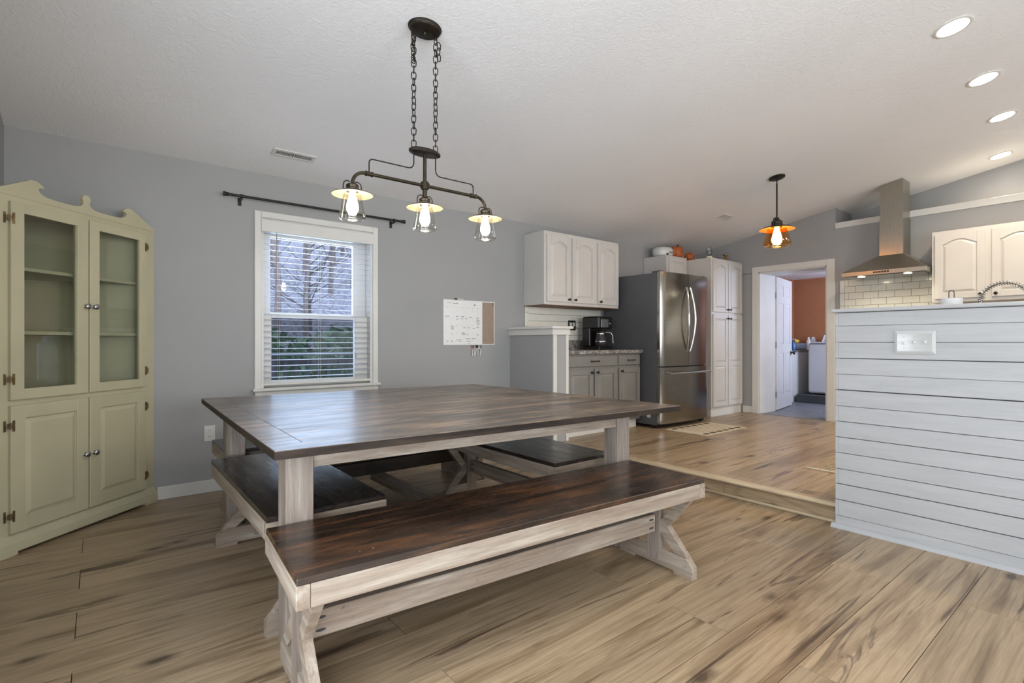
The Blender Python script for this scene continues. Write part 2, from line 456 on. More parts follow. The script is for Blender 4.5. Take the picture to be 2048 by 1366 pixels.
def mat_nose():
    m = NT('step_nosing_wood'); m.set(Roughness=0.35)
    v = m.coords((8, 0.8, 8)); m.base(m.ramp(m.noise(v, 2, 4, 0.6), [(0.35, (150, 130, 104)), (0.65, (188, 170, 142))])); return m.m
m_nose = mat_nose()
part('step_nosing', b, m_nose, riser, smooth=True)
b = NB(); F2 = Fr((3.488, 3.66, 0), (0, -1, 0), (-1, 0, 0))
fbox(b, F2, 0, 2.46, 0.0, 0.018, 0.0, 0.014, 0.005)
part('shoe_moulding', b, m_nose, riser)

# ------------------------------------------------------------------ walls
WT = 0.12
WX0, WX1, WZ0, WZ1 = 0.975, 1.882, 0.74, 2.058
bm = NB()
box(bm, XL - WT, WX0, YW, YW + 0.14, -0.05, 2.42)
box(bm, WX1, XK + 0.6, YW, YW + 0.14, -0.05, 2.42)
box(bm, WX0, WX1, YW, YW + 0.14, -0.05, WZ0)
box(bm, WX0, WX1, YW, YW + 0.14, WZ1, 2.42)
struct('wall_window_side', bm, m_wall)
def gable(bm, x0, x1, ya, yb, zb):
    """wall slab x0..x1 spanning ya..yb, top following the ceiling"""
    ys = sorted({ya, yb} | ({-1.3} if ya < -1.3 < yb else set()))
    pts = [(ya, zb)] + [(yb, zb)] + [(y, cz(y) + 0.02) for y in reversed(ys)]
    A = [bm.verts.new((x0, y, z)) for y, z in pts]; B = [bm.verts.new((x1, y, z)) for y, z in pts]
    bm.faces.new(A); bm.faces.new(B[::-1])
    for i in range(len(pts)): bm.faces.new((A[i], B[i], B[(i + 1) % len(pts)], A[(i + 1) % len(pts)]))
bm = NB(); gable(bm, XL - WT, XL, YB - WT, -0.9, -0.05); gable(bm, XL - WT, XL, 1.6, YW + 0.1, -0.05)
gable(bm, XL - WT, XL, -0.9, 1.6, 2.35); struct('wall_left', bm, m_wall)
b = NB()
for a, c, d, e in ((-0.9, -0.83, 0.0, 2.35), (1.53, 1.6, 0.0, 2.35), (-0.9, 1.6, 2.28, 2.35), (-0.9, 1.6, 0.0, 0.07), (0.31, 0.39, 0.0, 2.35)):
    box(b, XL - 0.07, XL + 0.012, a, c, d, e)
struct('door_added_left', b, m_white)  # frame of the added, unseen patio door around the left fill light
# kitchen end wall with doorway, thick passage, and plant-ledge recess above
DY0, DY1, DZ = 2.551, 3.392, 2.035
bm = NB()
box(bm, XK, 7.44, DY1, YW, KZ - 0.1, 2.035)
gable(bm, XK, 7.44, DY1, YW, 2.03)
gable(bm, XK, 7.44, 2.457, DY1, DZ)
box(bm, XK, 7.44, 2.457, DY0, KZ - 0.1, DZ)
box(bm, XK, 7.5, YB, 2.457, KZ - 0.1, 2.47)
struct('wall_kitchen_end', bm, m_wall)
bm = NB(); gable(bm, 7.53, 7.63, YB, 2.47, 2.40); struct('wall_ledge_recess', bm, m_wall)
bm = NB(); gable(bm, 7.44, 7.54, 2.457, YW, 2.40); struct('wall_recess_side', bm, m_wall)
bm = NB(); box(bm, 6.985, 7.53, YB, 2.457, 2.47, 2.54, 0.002); struct('trim_2', bm, m_white, 'white ledge board along the recess')
# unseen back wall with added openings for patio door and window
bm = NB()
for a, b_, z0, z1 in ((XL, 0.35, 0, 9), (0.35, 2.85, 2.38, 9), (2.85, 5.45, 0, 9), (5.45, 6.95, 0, 0.98), (5.45, 6.95, 2.32, 9), (6.95, 7.6, 0, 9)):
    box(bm, a, b_, YB - WT, YB, z0 - 0.05 if z0 == 0 else z0, min(z1, cz(YB) + 0.02))
struct('wall_back', bm, m_wall)
for nm, x0, x1, z0, z1, mull in (('door_added_back', 0.35, 2.85, 0.0, 2.38, 1.6), ('window_added_back', 5.45, 6.95, 0.98, 2.32, 6.2)):  # frames of the added openings that hold the back area lights
    b = NB()
    for a, c, d, e in ((x0, x0 + 0.07, z0, z1), (x1 - 0.07, x1, z0, z1), (x0, x1, z1 - 0.07, z1), (x0, x1, z0, z0 + 0.07), (mull - 0.04, mull + 0.04, z0, z1)):
        box(b, a, c, YB - 0.06, YB + 0.015, d, e)
    struct(nm, b, m_white)
# ceiling: two slopes meeting at the ridge
bm = NB()
def slab(bm, x0, x1, ya, yb):
    za, zb = cz(ya), cz(yb)
    hexa(bm, [(x0, ya, za), (x1, ya, za), (x1, yb, zb), (x0, yb, zb), (x0, ya, za + 0.12), (x1, ya, za + 0.12), (x1, yb, zb + 0.12), (x0, yb, zb + 0.12)])
slab(bm, XL - 0.1, 7.6, -1.3, YW + 0.12); slab(bm, XL - 0.1, 7.6, YB - 0.1, -1.3)
struct('ceiling', bm, m_ceil)

# baseboards
def baseboard(name, x0, x1, y0, y1, z, h=0.09):
    b = NB(); box(b, x0, x1, y0, y1, z, z + h, 0.003); return struct(name, b, m_white)
baseboard('baseboard_window_side', 0.31, 3.43, YW - 0.014, YW, 0)
baseboard('baseboard_left', XL, XL + 0.014, 1.605, 3.60, 0)
baseboard('baseboard_kitchen_end', XK - 0.014, XK, 3.48, 3.61, KZ)

# ------------------------------------------------------------------ dining window with casing, sashes, glass
wroot = struct('window_1', NB(), m_white)
b = NB(); Fw = Fr((0, YW, 0), (1, 0, 0), (0, -1, 0))
for a0, a1, b0, b1 in ((0.926, 0.975, 0.66, 2.108), (1.882, 1.93, 0.66, 2.108)):
    fbox(b, Fw, a0, a1, b0, b1, 0, 0.018, 0.004)
fbox(b, Fw, 0.975, 1.882, 2.058, 2.108, 0, 0.018, 0.004)
part('casing', b, m_white, wroot)
b = NB(); box(b, 0.91, 1.945, YW - 0.045, YW + 0.06, 0.715, 0.738, 0.004); box(b, 0.926, 1.93, YW - 0.015, YW - 0.0, 0.65, 0.715, 0.003)
part('sill', b, m_white, wroot)
b = NB()   # jamb liner
box(b, WX0, WX0 + 0.02, YW, YW + 0.14, WZ0, WZ1); box(b, WX1 - 0.02, WX1, YW, YW + 0.14, WZ0, WZ1)
box(b, WX0 + 0.02, WX1 - 0.02, YW, YW + 0.14, WZ1 - 0.02, WZ1)
part('jamb', b, m_white, wroot)
def sash(y0, z0, z1, gz0, gz1, gx0=1.066, gx1=1.745):
    b = NB()
    box(b, WX0 + 0.02, gx0, y0, y0 + 0.035, z0, z1, 0.003); box(b, gx1, WX1 - 0.02, y0, y0 + 0.035, z0, z1, 0.003)
    box(b, gx0, gx1, y0 + 0.001, y0 + 0.034, gz1, z1, 0.002); box(b, gx0, gx1, y0 + 0.001, y0 + 0.034, z0, gz0, 0.002)
    s = part('sash', b, m_white, wroot)
    b = NB(); box(b, gx0, gx1, y0 + 0.015, y0 + 0.018, gz0, gz1); part('pane', b, m_glass, s)
sash(YW + 0.10, 1.30, WZ1 - 0.02, 1.335, 1.940)
sash(YW + 0.062, WZ0, 1.322, WZ0 + 0.05, 1.290)
b = NB(); box(b, WX0 + 0.03, WX1 - 0.03, YW + 0.118, YW + 0.119, WZ0 + 0.02, 1.31)
sn = NT('insect_screen'); st_ = sn.n('ShaderNodeBsdfTransparent'); sd_ = sn.n('ShaderNodeBsdfDiffuse'); sd_.inputs[0].default_value = (0.03, 0.03, 0.035, 1)
sx_ = sn.n('ShaderNodeMixShader'); sx_.inputs[0].default_value = 0.42; sn.l(st_.outputs[0], sx_.inputs[1]); sn.l(sd_.outputs[0], sx_.inputs[2]); sn.l(sx_.outputs[0], sn.o.inputs[0]); sn.t.nodes.remove(sn.b)
part('insect_screen', b, sn.m, wroot)
b = NB(); box(b, 1.742, 1.754, YW + 0.045, YW + 0.062, 0.96, 0.99, 0.002); part('sash_lock', b, m_steelhw, wroot)

# blinds hang in the window: a thing of their own
blind = thing('window_blind', 'white horizontal slat blind hanging in the dining room window with its slats open', 'blind', (1.4285, YW + 0.03, 2.03))
b = NB(); box(b, 0.977, 1.880, YW - 0.006, YW + 0.052, 1.985, 2.032, 0.003); part('headrail', b, m_white, blind)
b = NB(); box(b, 0.972, 1.885, YW - 0.026, YW - 0.012, 1.95, 2.045, 0.004); part('valance', b, m_white, blind)
m_slat = plain('white_slat', (188, 191, 202), 0.4, var=0.01)
b = NB()
for (yy, zz) in ((0.0, 0.0),):
    n = 6; ptsU = [(-0.022 + 0.044 * i / n, 0.0012 * math.sin(PI * i / n)) for i in range(n + 1)]
    poly = [(p, q + 0.0006) for p, q in ptsU] + [(p, q - 0.0006) for p, q in reversed(ptsU)]
    A = [b.verts.new((-0.437, p, q)) for p, q in poly]; B2 = [b.verts.new((0.437, p, q)) for p, q in poly]
    b.faces.new(A[::-1]); b.faces.new(B2)
    for i in range(len(poly)): b.faces.new((A[i], A[(i + 1) % len(poly)], B2[(i + 1) % len(poly)], B2[i]))
bmesh.ops.recalc_face_normals(b, faces=b.faces)
sm = bpy.data.meshes.new('slat'); b.to_mesh(sm); b.free(); sm.materials.append(m_slat)
z = 1.955; k = 0
while z > 0.79:
    o = bpy.data.objects.new('slat', sm); COL.objects.link(o); o.parent = blind
    o.location = (0, -0.005, z - 2.03); o.rotation_euler = (math.radians(4), 0, 0)
    z -= 0.0455; k += 1
b = NB(); box(b, 0.985, 1.872, YW + 0.005, YW + 0.045, 0.755, 0.775, 0.003); part('bottom_rail', b, m_white, blind)
b = NB()
for x in (1.11, 1.43, 1.75):
    for yy in (YW + 0.0015, YW + 0.050): tube(b, [(x, yy, 1.99), (x, yy, 0.77)], 0.0008, 5)
part('ladder_cord', b, m_white, blind)
b = NB(); tube(b, [(1.085, YW - 0.018, 1.97), (1.078, YW - 0.020, 1.34)], 0.004, 6)
part('tilt_wand', b, plain('grey_wand', (150, 146, 142), 0.3), blind, 'grey tilt wand')

# curtain rod
rod = thing('curtain_rod', 'black metal curtain rod mounted above the window without a curtain', 'curtain rod', (1.43, YW, 2.18))
b = NB(); tube(b, [(0.735, 4.26, 2.182), (2.13, 4.26, 2.182)], 0.0095, 10); part('pole', b, m_black, rod, smooth=True)
for x in (0.722, 2.142):
    b = NB(); s = 1 if x > 1 else -1
    lathe(b, (x - s * 0.02, 4.26, 2.182), [(0.011, 0), (0.014, 0.004), (0.014, 0.02), (0.017, 0.024), (0.017, 0.038), (0.0, 0.042)], (s, 0, 0), 12)
    part('finial', b, m_black, rod, smooth=True)
for x in (0.826, 2.055):
    b = NB(); box(b, x - 0.006, x + 0.006, 4.262, YW, 2.157, 2.169); box(b, x - 0.012, x + 0.012, YW - 0.006, YW, 2.125, 2.185, 0.002)
    lathe(b, (x - 0.01, 4.26, 2.182), [(0.014, 0), (0.014, 0.02)], (1, 0, 0), 12); box(b, x - 0.005, x + 0.005, 4.254, 4.266, 2.157, 2.176)
    part('bracket', b, m_black, rod)

# ------------------------------------------------------------------ outdoors seen through the window
def mat_hill():
    m = NT('wooded_hillside'); m.set(Roughness=0.95)
    v = m.coords(rnd=False)
    c = m.ramp(m.noise(v, 7.0, 8, 0.8), [(0.38, (58, 62, 62)), (0.5, (122, 116, 130)), (0.62, (152, 144, 160)), (0.68, (92, 122, 92))])
    m.base(c); m.bump(m.noise(v, 4, 6, 0.7), 0.6, 0.1); return m.m
bm = NB(); nx, ny = 40, 24
gv = [[None] * (ny + 1) for _ in range(nx + 1)]
rg = random.Random(3)
for i in range(nx + 1):
    for j in range(ny + 1):
        x = -16 + 46 * i / nx; y = 5.2 + 34 * j / ny
        h = -0.9 + (0 if y < 10 else (y - 10) * 0.42) + rg.uniform(-0.12, 0.12) * (1 if y > 9 else 0.3)
        gv[i][j] = bm.verts.new((x, y, h))
for i in range(nx):
    for j in range(ny): bm.faces.new((gv[i][j], gv[i + 1][j], gv[i + 1][j + 1], gv[i][j + 1]))
hill = struct('ground_hillside', bm, mat_hill(), 'wooded hillside rising behind the house', True)
m_bark = plain('grey_bark', (76, 70, 70), 0.9, var=0.2, nscale=12)
m_bark2 = plain('pinkish_bark', (112, 98, 98), 0.9, var=0.2, nscale=12)
def gz(y): return -0.9 + (0 if y < 10 else (y - 10) * 0.42)
rt = random.Random(11)
def make_tree(seed, mat):
    r = random.Random(seed); b = NB(); H = r.uniform(7, 10)
    pts = [Vector((r.uniform(-.12, .12) * k, r.uniform(-.12, .12) * k, H * k / 5)) for k in range(6)]
    rad = [0.11 * (1 - 0.16 * k) for k in range(6)]
    tube(b, pts, rad, 6)
    for q in range(34):
        t = r.uniform(0.12, 0.98) * 4.99; i = int(t); p = pts[i].lerp(pts[i + 1], t - i)
        a = r.uniform(0, 2 * PI); L = r.uniform(0.7, 1.9) * (1 - 0.1 * i)
        e = p + Vector((math.cos(a) * L, math.sin(a) * L, L * r.uniform(0.5, 1.1)))
        mid = p.lerp(e, 0.5) + Vector((0, 0, -0.08))
        tube(b, [p, mid, e], [0.025, 0.016, 0.006], 4)
        for w in range(3):
            s0 = p.lerp(e, r.uniform(0.4, 1)); a2 = a + r.uniform(-1.2, 1.2); l2 = L * r.uniform(.25, .5)
            tube(b, [s0, s0 + Vector((math.cos(a2) * l2, math.sin(a2) * l2, l2 * .8))], [0.010, 0.004], 3, cap=False)
    me = bpy.data.meshes.new('tree'); b.to_mesh(me); b.free(); me.materials.append(mat); return me
tms = [make_tree(i, m_bark if i % 2 else m_bark2) for i in range(4)]
for i in range(34):
    y = rt.uniform(14, 27); x = rt.uniform(0.12, 0.56) * y + rt.uniform(-0.6, .6)
    o = bpy.data.objects.new('bare_tree', tms[i % 4]); COL.objects.link(o)
    o.location = (x, y, gz(y) - 0.25); o.rotation_euler = (0, 0, rt.uniform(0, 6.28)); s = rt.uniform(.7, 1.0); o.scale = (s, s, s)
    o['label'] = 'leafless grey tree in the woods outside the dining room window'; o['category'] = 'tree'; o['group'] = 'bare trees on the hillside'
m_leaf = plain('evergreen_leaf', (78, 104, 74), 0.7, var=0.3, nscale=8)
def make_bush(seed):
    r = random.Random(seed); b = NB()
    for q in range(420):
        a = r.uniform(0, 6.28); ph = r.uniform(0.05, 1.45); R = r.uniform(0.6, 1.0)
        p = Vector((math.cos(a) * math.cos(ph) * R, math.sin(a) * math.cos(ph) * R, math.sin(ph) * R * 1.1))
        d1 = Vector((r.uniform(-1, 1), r.uniform(-1, 1), r.uniform(-1, 1))).normalized() * 0.12; d2 = Vector((r.uniform(-1, 1), r.uniform(-1, 1), r.uniform(-1, 1))).normalized() * 0.06
        b.faces.new([b.verts.new(p - d1), b.verts.new(p + d2), b.verts.new(p + d1), b.verts.new(p - d2)])
    for q in range(9):
        a = r.uniform(0, 6.28); tube(b, [(0, 0, -0.1), (math.cos(a) * .3, math.sin(a) * .3, .45), (math.cos(a) * .6, math.sin(a) * .6, .8)], [0.03, 0.02, 0.008], 4)
    me = bpy.data.meshes.new('bush'); b.to_mesh(me); b.free(); me.materials.append(m_leaf); return me
bms = [make_bush(20), make_bush(21)]
for i, (x, y, s) in enumerate([(2.3, 9.5, 1.5), (3.6, 10.2, 1.7), (4.9, 9.6, 1.4), (6.3, 10.2, 1.6), (2.9, 12.2, 1.3), (4.6, 12.4, 1.3)]):
    o = bpy.data.objects.new('shrub', bms[i % 2]); COL.objects.link(o); o.location = (x, y, gz(y) - .05); o.scale = (s, s, s)
    o['label'] = 'green evergreen shrub at the foot of the slope outside the window'; o['category'] = 'shrub'; o['group'] = 'shrubs below the hillside'
# deck and its railing
m_deck = plain('weathered_deck_wood', (86, 84, 92), 0.8, var=0.15)
deck = thing('deck_railing', 'dark weathered wooden deck railing outside the dining room window', 'railing', (2.4, 6.5, -0.5))
b = NB(); box(b, 0.2, 5.2, 6.45, 6.59, 0.93, 0.965, 0.004); part('top_rail', b, plain('pale_rail_wood', (136, 138, 150), 0.7), deck)
b = NB(); box(b, 0.2, 5.2, 6.50, 6.54, 0.80, 0.89); part('upper_rail', b, m_deck, deck)
b = NB(); box(b, 0.2, 5.2, 6.50, 6.54, 0.05, 0.13); part('lower_rail', b, m_deck, deck)
for x in (0.3, 1.6, 2.9, 4.2, 5.1):
    b = NB(); box(b, x - 0.045, x + 0.045, 6.475, 6.565, -0.5, 0.93); part('post', b, m_deck, deck)
k = 0.42
while k < 5.1:
    b = NB(); box(b, k - 0.018, k + 0.018, 6.46, 6.50, 0.05, 0.86); part('baluster', b, m_deck, deck); k += 0.13
bm = NB(); box(bm, -1, 6, YW + 0.16, 6.62, -0.6, -0.5); struct('floor_deck', bm, m_deck)

# ------------------------------------------------------------------ generic small builders
def knob(parent, F, a, b_, c, mat, r=0.014):
    b = NB(); o = F.p(a, b_, c); lathe(b, o, [(r * .75, 0), (r * .55, 0.003), (r * .38, 0.008), (r * .45, 0.013), (r, 0.019), (r * 1.02, 0.024), (r * .7, 0.029), (0, 0.031)], F.N, 14)
    return part('knob', b, mat, parent, smooth=True)
def arch_pts(a0, a1, b0, b1, rise, n=10):
    """rectangle whose top edge is a cathedral arch; b1 = shoulder height"""
    pts = [(a0, b0), (a1, b0), (a1, b1)]
    w = a1 - a0
    for i in range(1, n):
        t = i / n; pts.append((a1 - w * t, b1 + rise * ((0.5 - 0.5 * math.cos(2 * PI * t)) ** 0.6)))
    pts.append((a0, b1)); return pts
def shrink(pts, d):
    xs = [p[0] for p in pts]; ys = [p[1] for p in pts]; cx = (min(xs) + max(xs)) / 2; cy = (min(ys) + max(ys)) / 2
    fx = 1 - 2 * d / (max(xs) - min(xs)); fy = 1 - 2 * d / (max(ys) - min(ys))
    return [(cx + (x - cx) * fx, cy + (y - cy) * fy) for x, y in pts]
def panel_door(name, parent, F, a0, a1, b0, b1, mat, st=0.055, arch=0.0, th=0.02, c0=0.0, rails=None, label=None):
    """frame-and-raised-panel door; rails = list of mid-rail heights"""
    b = NB(); h = c0 + th * 0.45; t = c0 + th
    fbox(b, F, a0, a1, b0, b1, c0, h)
    fbox(b, F, a0, a0 + st, b0, b1, h, t, 0.002); fbox(b, F, a1 - st, a1, b0, b1, h, t, 0.002)
    fbox(b, F, a0 + st, a1 - st, b0, b0 + st, h, t, 0.002)
    i0, i1 = a0 + st, a1 - st
    if arch > 0:
        sh = b1 - st - arch; n = 12; w = i1 - i0
        pts = [(i1, b1), (i0, b1), (i0, sh)] + [(i0 + w * i / n, sh + arch * ((0.5 - 0.5 * math.cos(2 * PI * i / n)) ** 0.6)) for i in range(1, n)] + [(i1, sh)]
        A = pts
        # top rail with arched underside, as quads
        for i in range(n):
            x0 = i0 + w * i / n; x1 = i0 + w * (i + 1) / n
            y0 = sh + arch * ((0.5 - 0.5 * math.cos(2 * PI * i / n)) ** 0.6 if i else 0); y1 = sh + arch * ((0.5 - 0.5 * math.cos(2 * PI * (i + 1) / n)) ** 0.6 if i + 1 < n else 0)
            prism(b, F, [(x0, y0), (x1, y1), (x1, b1), (x0, b1)], h, t)
    else:
        fbox(b, F, i0, i1, b1 - st, b1, h, t, 0.002)
    zs = [b0 + st] + [z for r in (rails or []) for z in (r - st / 2, r + st / 2)] + [b1 - st]
    for r in (rails or []): fbox(b, F, i0, i1, r - st / 2, r + st / 2, h, t, 0.002)
    for q in range(0, len(zs), 2):
        last = q == len(zs) - 2
        g = 0.006
        if arch > 0 and last: P = arch_pts(i0 + g, i1 - g, zs[q] + g, zs[q + 1] - arch - g, arch)
        else: P = [(i0 + g, zs[q] + g), (i1 - g, zs[q] + g), (i1 - g, zs[q + 1] - g), (i0 + g, zs[q + 1] - g)]
        loft(b, F, P, h, shrink(P, 0.022), t - 0.001)
    return part(name, b, mat, parent, label)

# ------------------------------------------------------------------ corner hutch
ang = math.radians(44.1)
HU = Vector((math.cos(ang), math.sin(ang), 0)); HN = Vector((math.sin(ang), -math.cos(ang), 0))
FH = Fr((-0.395 - 0.0, 3.660, 0), HU, HN)
sL, sR, HT = -0.028, 0.957, 1.858
hutch = thing('corner_hutch', 'tall sage cream painted corner hutch with glazed upper doors and scrolled top', 'cabinet', (-0.09, 3.98, 0), ang)
def tri(bm, z0, z1, ins=0.0):
    pL = FH.p(sL + ins, 0, -0.022); pR = FH.p(sR - ins, 0, -0.022); c = Vector((XL + 0.006, YW - 0.006, 0))
    pL.x = max(pL.x, XL + 0.006)
    P = [pL, pR, c]
    A = [bm.verts.new((p.x, p.y, z0)) for p in P]; B = [bm.verts.new((p.x, p.y, z1)) for p in P]
    bm.faces.new(A[::-1]); bm.faces.new(B)
    for i in range(3): bm.faces.new((A[i], A[(i + 1) % 3], B[(i + 1) % 3], B[i]))
# face frame
b = NB()
fbox(b, FH, sL, 0.060, 0.09, HT, -0.02, 0); fbox(b, FH, 0.857, sR, 0.09, HT, -0.02, 0)
fbox(b, FH, 0.060, 0.857, 1.79, HT, -0.02, 0); fbox(b, FH, 0.060, 0.857, 0.745, 0.83, -0.02, 0); fbox(b, FH, 0.060, 0.857, 0.09, 0.12, -0.02, 0)
part('face_frame', b, m_hutch, hutch)
# back panels against the two walls, top, bottom
b = NB()
pR = FH.p(sR, 0, -0.02); pL = FH.p(sL, 0, -0.02)
box(b, XL + 0.012, pR.x - 0.015, YW - 0.014, YW - 0.004, 0.03, HT - 0.005)
box(b, XL + 0.003, XL + 0.012, pL.y + 0.01, YW - 0.004, 0.03, HT - 0.005)
part('back_panel', b, m_hutchin, hutch)
b = NB(); tri(b, HT - 0.02, HT - 0.002, 0.0); part('top_board', b, m_hutch, hutch)
for z in (1.137, 1.477):
    b = NB(); tri(b, z, z + 0.018, 0.03); part('shelf', b, m_hutchin, hutch)
b = NB(); tri(b, 0.775, 0.80, 0.03); part('deck_board', b, m_hutchin, hutch)
b = NB(); tri(b, 0.05, 0.07, 0.03); part('bottom_board', b, m_hutchin, hutch)
# coved base with scalloped cut-out
b = NB()
def cove(b, s0, s1, zlow, flare=0.03):
    prof = [(0.0, 0.105), (0.004, 0.10), (0.016, 0.085), (0.026, 0.06), (0.030, 0.03), (0.030, zlow), (-0.02, zlow), (-0.02, 0.105)]
    A = [b.verts.new(FH.p(s0, z, c)) for c, z in prof]; B = [b.verts.new(FH.p(s1, z, c)) for c, z in prof]
    b.faces.new(A); b.faces.new(B[::-1])
    for i in range(len(prof)): b.faces.new((A[i], B[i], B[(i + 1) % len(prof)], A[(i + 1) % len(prof)]))
cove(b, sL, 0.062, 0.0); cove(b, 0.062, 0.862, 0.016); cove(b, 0.862, sR + 0.0, 0.0)
part('base_moulding', b, m_hutch, hutch)
# scrolled pediment
half = [(0.0, 0.111), (0.014, 0.108), (0.024, 0.097), (0.026, 0.085), (0.022, 0.072), (0.020, 0.060), (0.026, 0.048), (0.040, 0.038), (0.060, 0.032), (0.10, 0.029), (0.19, 0.030),
        (0.235, 0.034), (0.258, 0.042), (0.272, 0.055), (0.276, 0.066), (0.268, 0.074), (0.245, 0.078), (0.252, 0.088), (0.270, 0.101), (0.292, 0.108), (0.315, 0.106), (0.492, 0.012), (0.492, 0.0)]
mid = (sL + sR) / 2
b = NB()
fullp = [(mid + x, HT + z) for x, z in half] + [(mid - x, HT + z) for x, z in reversed(half[1:])]
P_ = [(min(max(x, sL), sR), z) for x, z in fullp]
from mathutils.geometry import tessellate_polygon
A = [b.verts.new(FH.p(x, z, -0.02)) for x, z in P_]; B = [b.verts.new(FH.p(x, z, 0.001)) for x, z in P_]
for t3 in tessellate_polygon([[Vector((x, z, 0)) for x, z in P_]]):
    b.faces.new([A[i] for i in t3]); b.faces.new([B[i] for i in reversed(t3)])
for i in range(len(P_)): b.faces.new((A[i], A[(i + 1) % len(P_)], B[(i + 1) % len(P_)], B[i]))
part('pediment', b, m_hutch, hutch)
# dark seam line is a small bead under the pediment
b = NB(); fbox(b, FH, sL, sR, HT - 0.004, HT - 0.001, 0.0, 0.003); part('bead', b, m_hutch, hutch)
def hinge(parent, s, z, side):
    b = NB()
    for d in (-1, 1):
        fbox(b, FH, s + d * 0.014 - 0.005, s + d * 0.014 + 0.005, z - 0.028, z + 0.028, 0.0 if d == side else 0.02, 0.004 if d == side else 0.024)
    tube(b, [FH.p(s, z - 0.018, 0.021), FH.p(s, z + 0.018, 0.021)], 0.004, 8)
    fbox(b, FH, s - 0.011, s + 0.011, z - 0.014, z + 0.014, 0.015, 0.0205)
    part('hinge', b, m_brass, parent)
def glazed(a0, a1, g0, g1, ks, hs):
    b = NB(); B0, B1, G0, G1 = 0.797, 1.822, 0.852, 1.771
    fbox(b, FH, a0, g0, B0, B1, 0.001, 0.02, 0.002); fbox(b, FH, g1, a1, B0, B1, 0.001, 0.02, 0.002)
    fbox(b, FH, g0, g1, B0, G0, 0.001, 0.02, 0.002); fbox(b, FH, g0, g1, G1, B1, 0.001, 0.02, 0.002)
    fbox(b, FH, g0, g0 + 0.004, G0, G1, -0.004, 0.010); fbox(b, FH, g1 - 0.004, g1, G0, G1, -0.004, 0.010)
    d = part('upper_door', b, m_hutch, hutch)
    b = NB(); fbox(b, FH, g0 + 0.004, g1 - 0.004, G0, G1, 0.006, 0.009); part('pane', b, m_cglass, d)
    knob(d, FH, ks, 1.307, 0.02, m_steelhw, 0.016)
    for z in (0.905, 1.735): hinge(d, hs, z, -1 if hs < 0.4 else 1)
glazed(0.037, 0.460, 0.102, 0.392, 0.440, 0.034)
glazed(0.469, 0.878, 0.532, 0.826, 0.492, 0.880)
def lowdoor(a0, a1, ks, hs):
    d = panel_door('lower_door', hutch, FH, a0, a1, 0.11, 0.768, m_hutch, st=0.07, c0=0.001, th=0.019)
    knob(d, FH, ks, 0.435, 0.02, m_steelhw, 0.016)
    for z in (0.20, 0.665): hinge(d, hs, z, -1 if hs < 0.4 else 1)
lowdoor(0.037, 0.460, 0.436, 0.034); lowdoor(0.469, 0.878, 0.494, 0.880)

# ------------------------------------------------------------------ table
tab = thing('dining_table', 'large square farmhouse table with dark stained top and whitewashed legs', 'table', (1.40, 2.62, 0))
TZ = 0.745
A_, B_, C_, D_ = (0.441, 1.781), (2.518, 1.655), (2.446, 3.567), (0.496, 3.72)
def lerp2(p, q, t): return (p[0] + (q[0] - p[0]) * t, p[1] + (q[1] - p[1]) * t)
def quadslab(bm, P, z0, z1, bev=0.003):
    A = [Vector((x, y, 0)) for x, y in P]; c = sum(A, Vector()) / 4
    ins = [p + (c - p).normalized() * bev * 1.4 for p in A]
    rings = [[bm.verts.new((p.x, p.y, z)) for p in R] for R, z in ((A, z0), (A, z1 - bev), (ins, z1))]
    bm.faces.new(rings[0][::-1]); bm.faces.new(rings[2])
    for r in range(2):
        for i in range(4): bm.faces.new((rings[r][i], rings[r][(i + 1) % 4], rings[r + 1][(i + 1) % 4], rings[r + 1][i]))
eL, eR = 0.075, 0.925
# breadboard border and field planks
b = NB(); quadslab(b, [A_, B_, C_, D_], TZ - 0.030, TZ - 0.0028, 0.001); part('tabletop', b, m_darkrail, tab)
NP = 5
def tq(u, v):
    return lerp2(lerp2(A_, B_, u), lerp2(D_, C_, u), v)
def tplank(u0, u1, v0, v1):
    b = NB(); e = 0.0004
    quadslab(b, [tq(u0 + e, v0 + e), tq(u1 - e, v0 + e), tq(u1 - e, v1 - e), tq(u0 + e, v1 - e)], TZ - 0.0029, TZ, 0.0009)
    part('board', b, m_table, tab)
tplank(0, 1, 0, 0.055); tplank(0, 1, 0.945, 1); tplank(0, 0.055, 0.055, 0.945); tplank(0.945, 1, 0.055, 0.945)
for i in range(NP): tplank(0.055, 0.945, 0.055 + 0.89 * i / NP, 0.055 + 0.89 * (i + 1) / NP)
LEG = {'nl': (0.510, 1.912), 'nr': (2.162, 1.803), 'fl': (0.560, 3.287), 'fr': (2.222, 3.272)}
lw = 0.097
for kx, (x, y) in LEG.items():
    b = NB(); box(b, x, x + lw, y, y + lw, 0, TZ - 0.030, 0.003); part('leg', b, m_ww['z'], tab)
def beam(p, q, t, z0, z1, off=0.0):
    """board on edge from p to q, thickness t"""
    p = Vector((*p, 0)); q = Vector((*q, 0)); d = (q - p).normalized(); n = Vector((-d.y, d.x, 0)) * t / 2
    b = NB(); hexa(b, [(p - n) + Vector((0, 0, z0)), (q - n) + Vector((0, 0, z0)), (q + n) + Vector((0, 0, z0)), (p + n) + Vector((0, 0, z0)),
                       (p - n) + Vector((0, 0, z1)), (q - n) + Vector((0, 0, z1)), (q + n) + Vector((0, 0, z1)), (p + n) + Vector((0, 0, z1))])
    return b
nl, nr, fl, fr = (LEG[k] for k in ('nl', 'nr', 'fl', 'fr'))
part('apron', beam((nl[0] + lw, nl[1] + .03), (nr[0], nr[1] + .03), 0.035, 0.643, TZ - .030), m_ww['x'], tab)
part('apron', beam((fl[0] + lw, fl[1] + .06), (fr[0], fr[1] + .06), 0.035, 0.643, TZ - .030), m_ww['x'], tab)
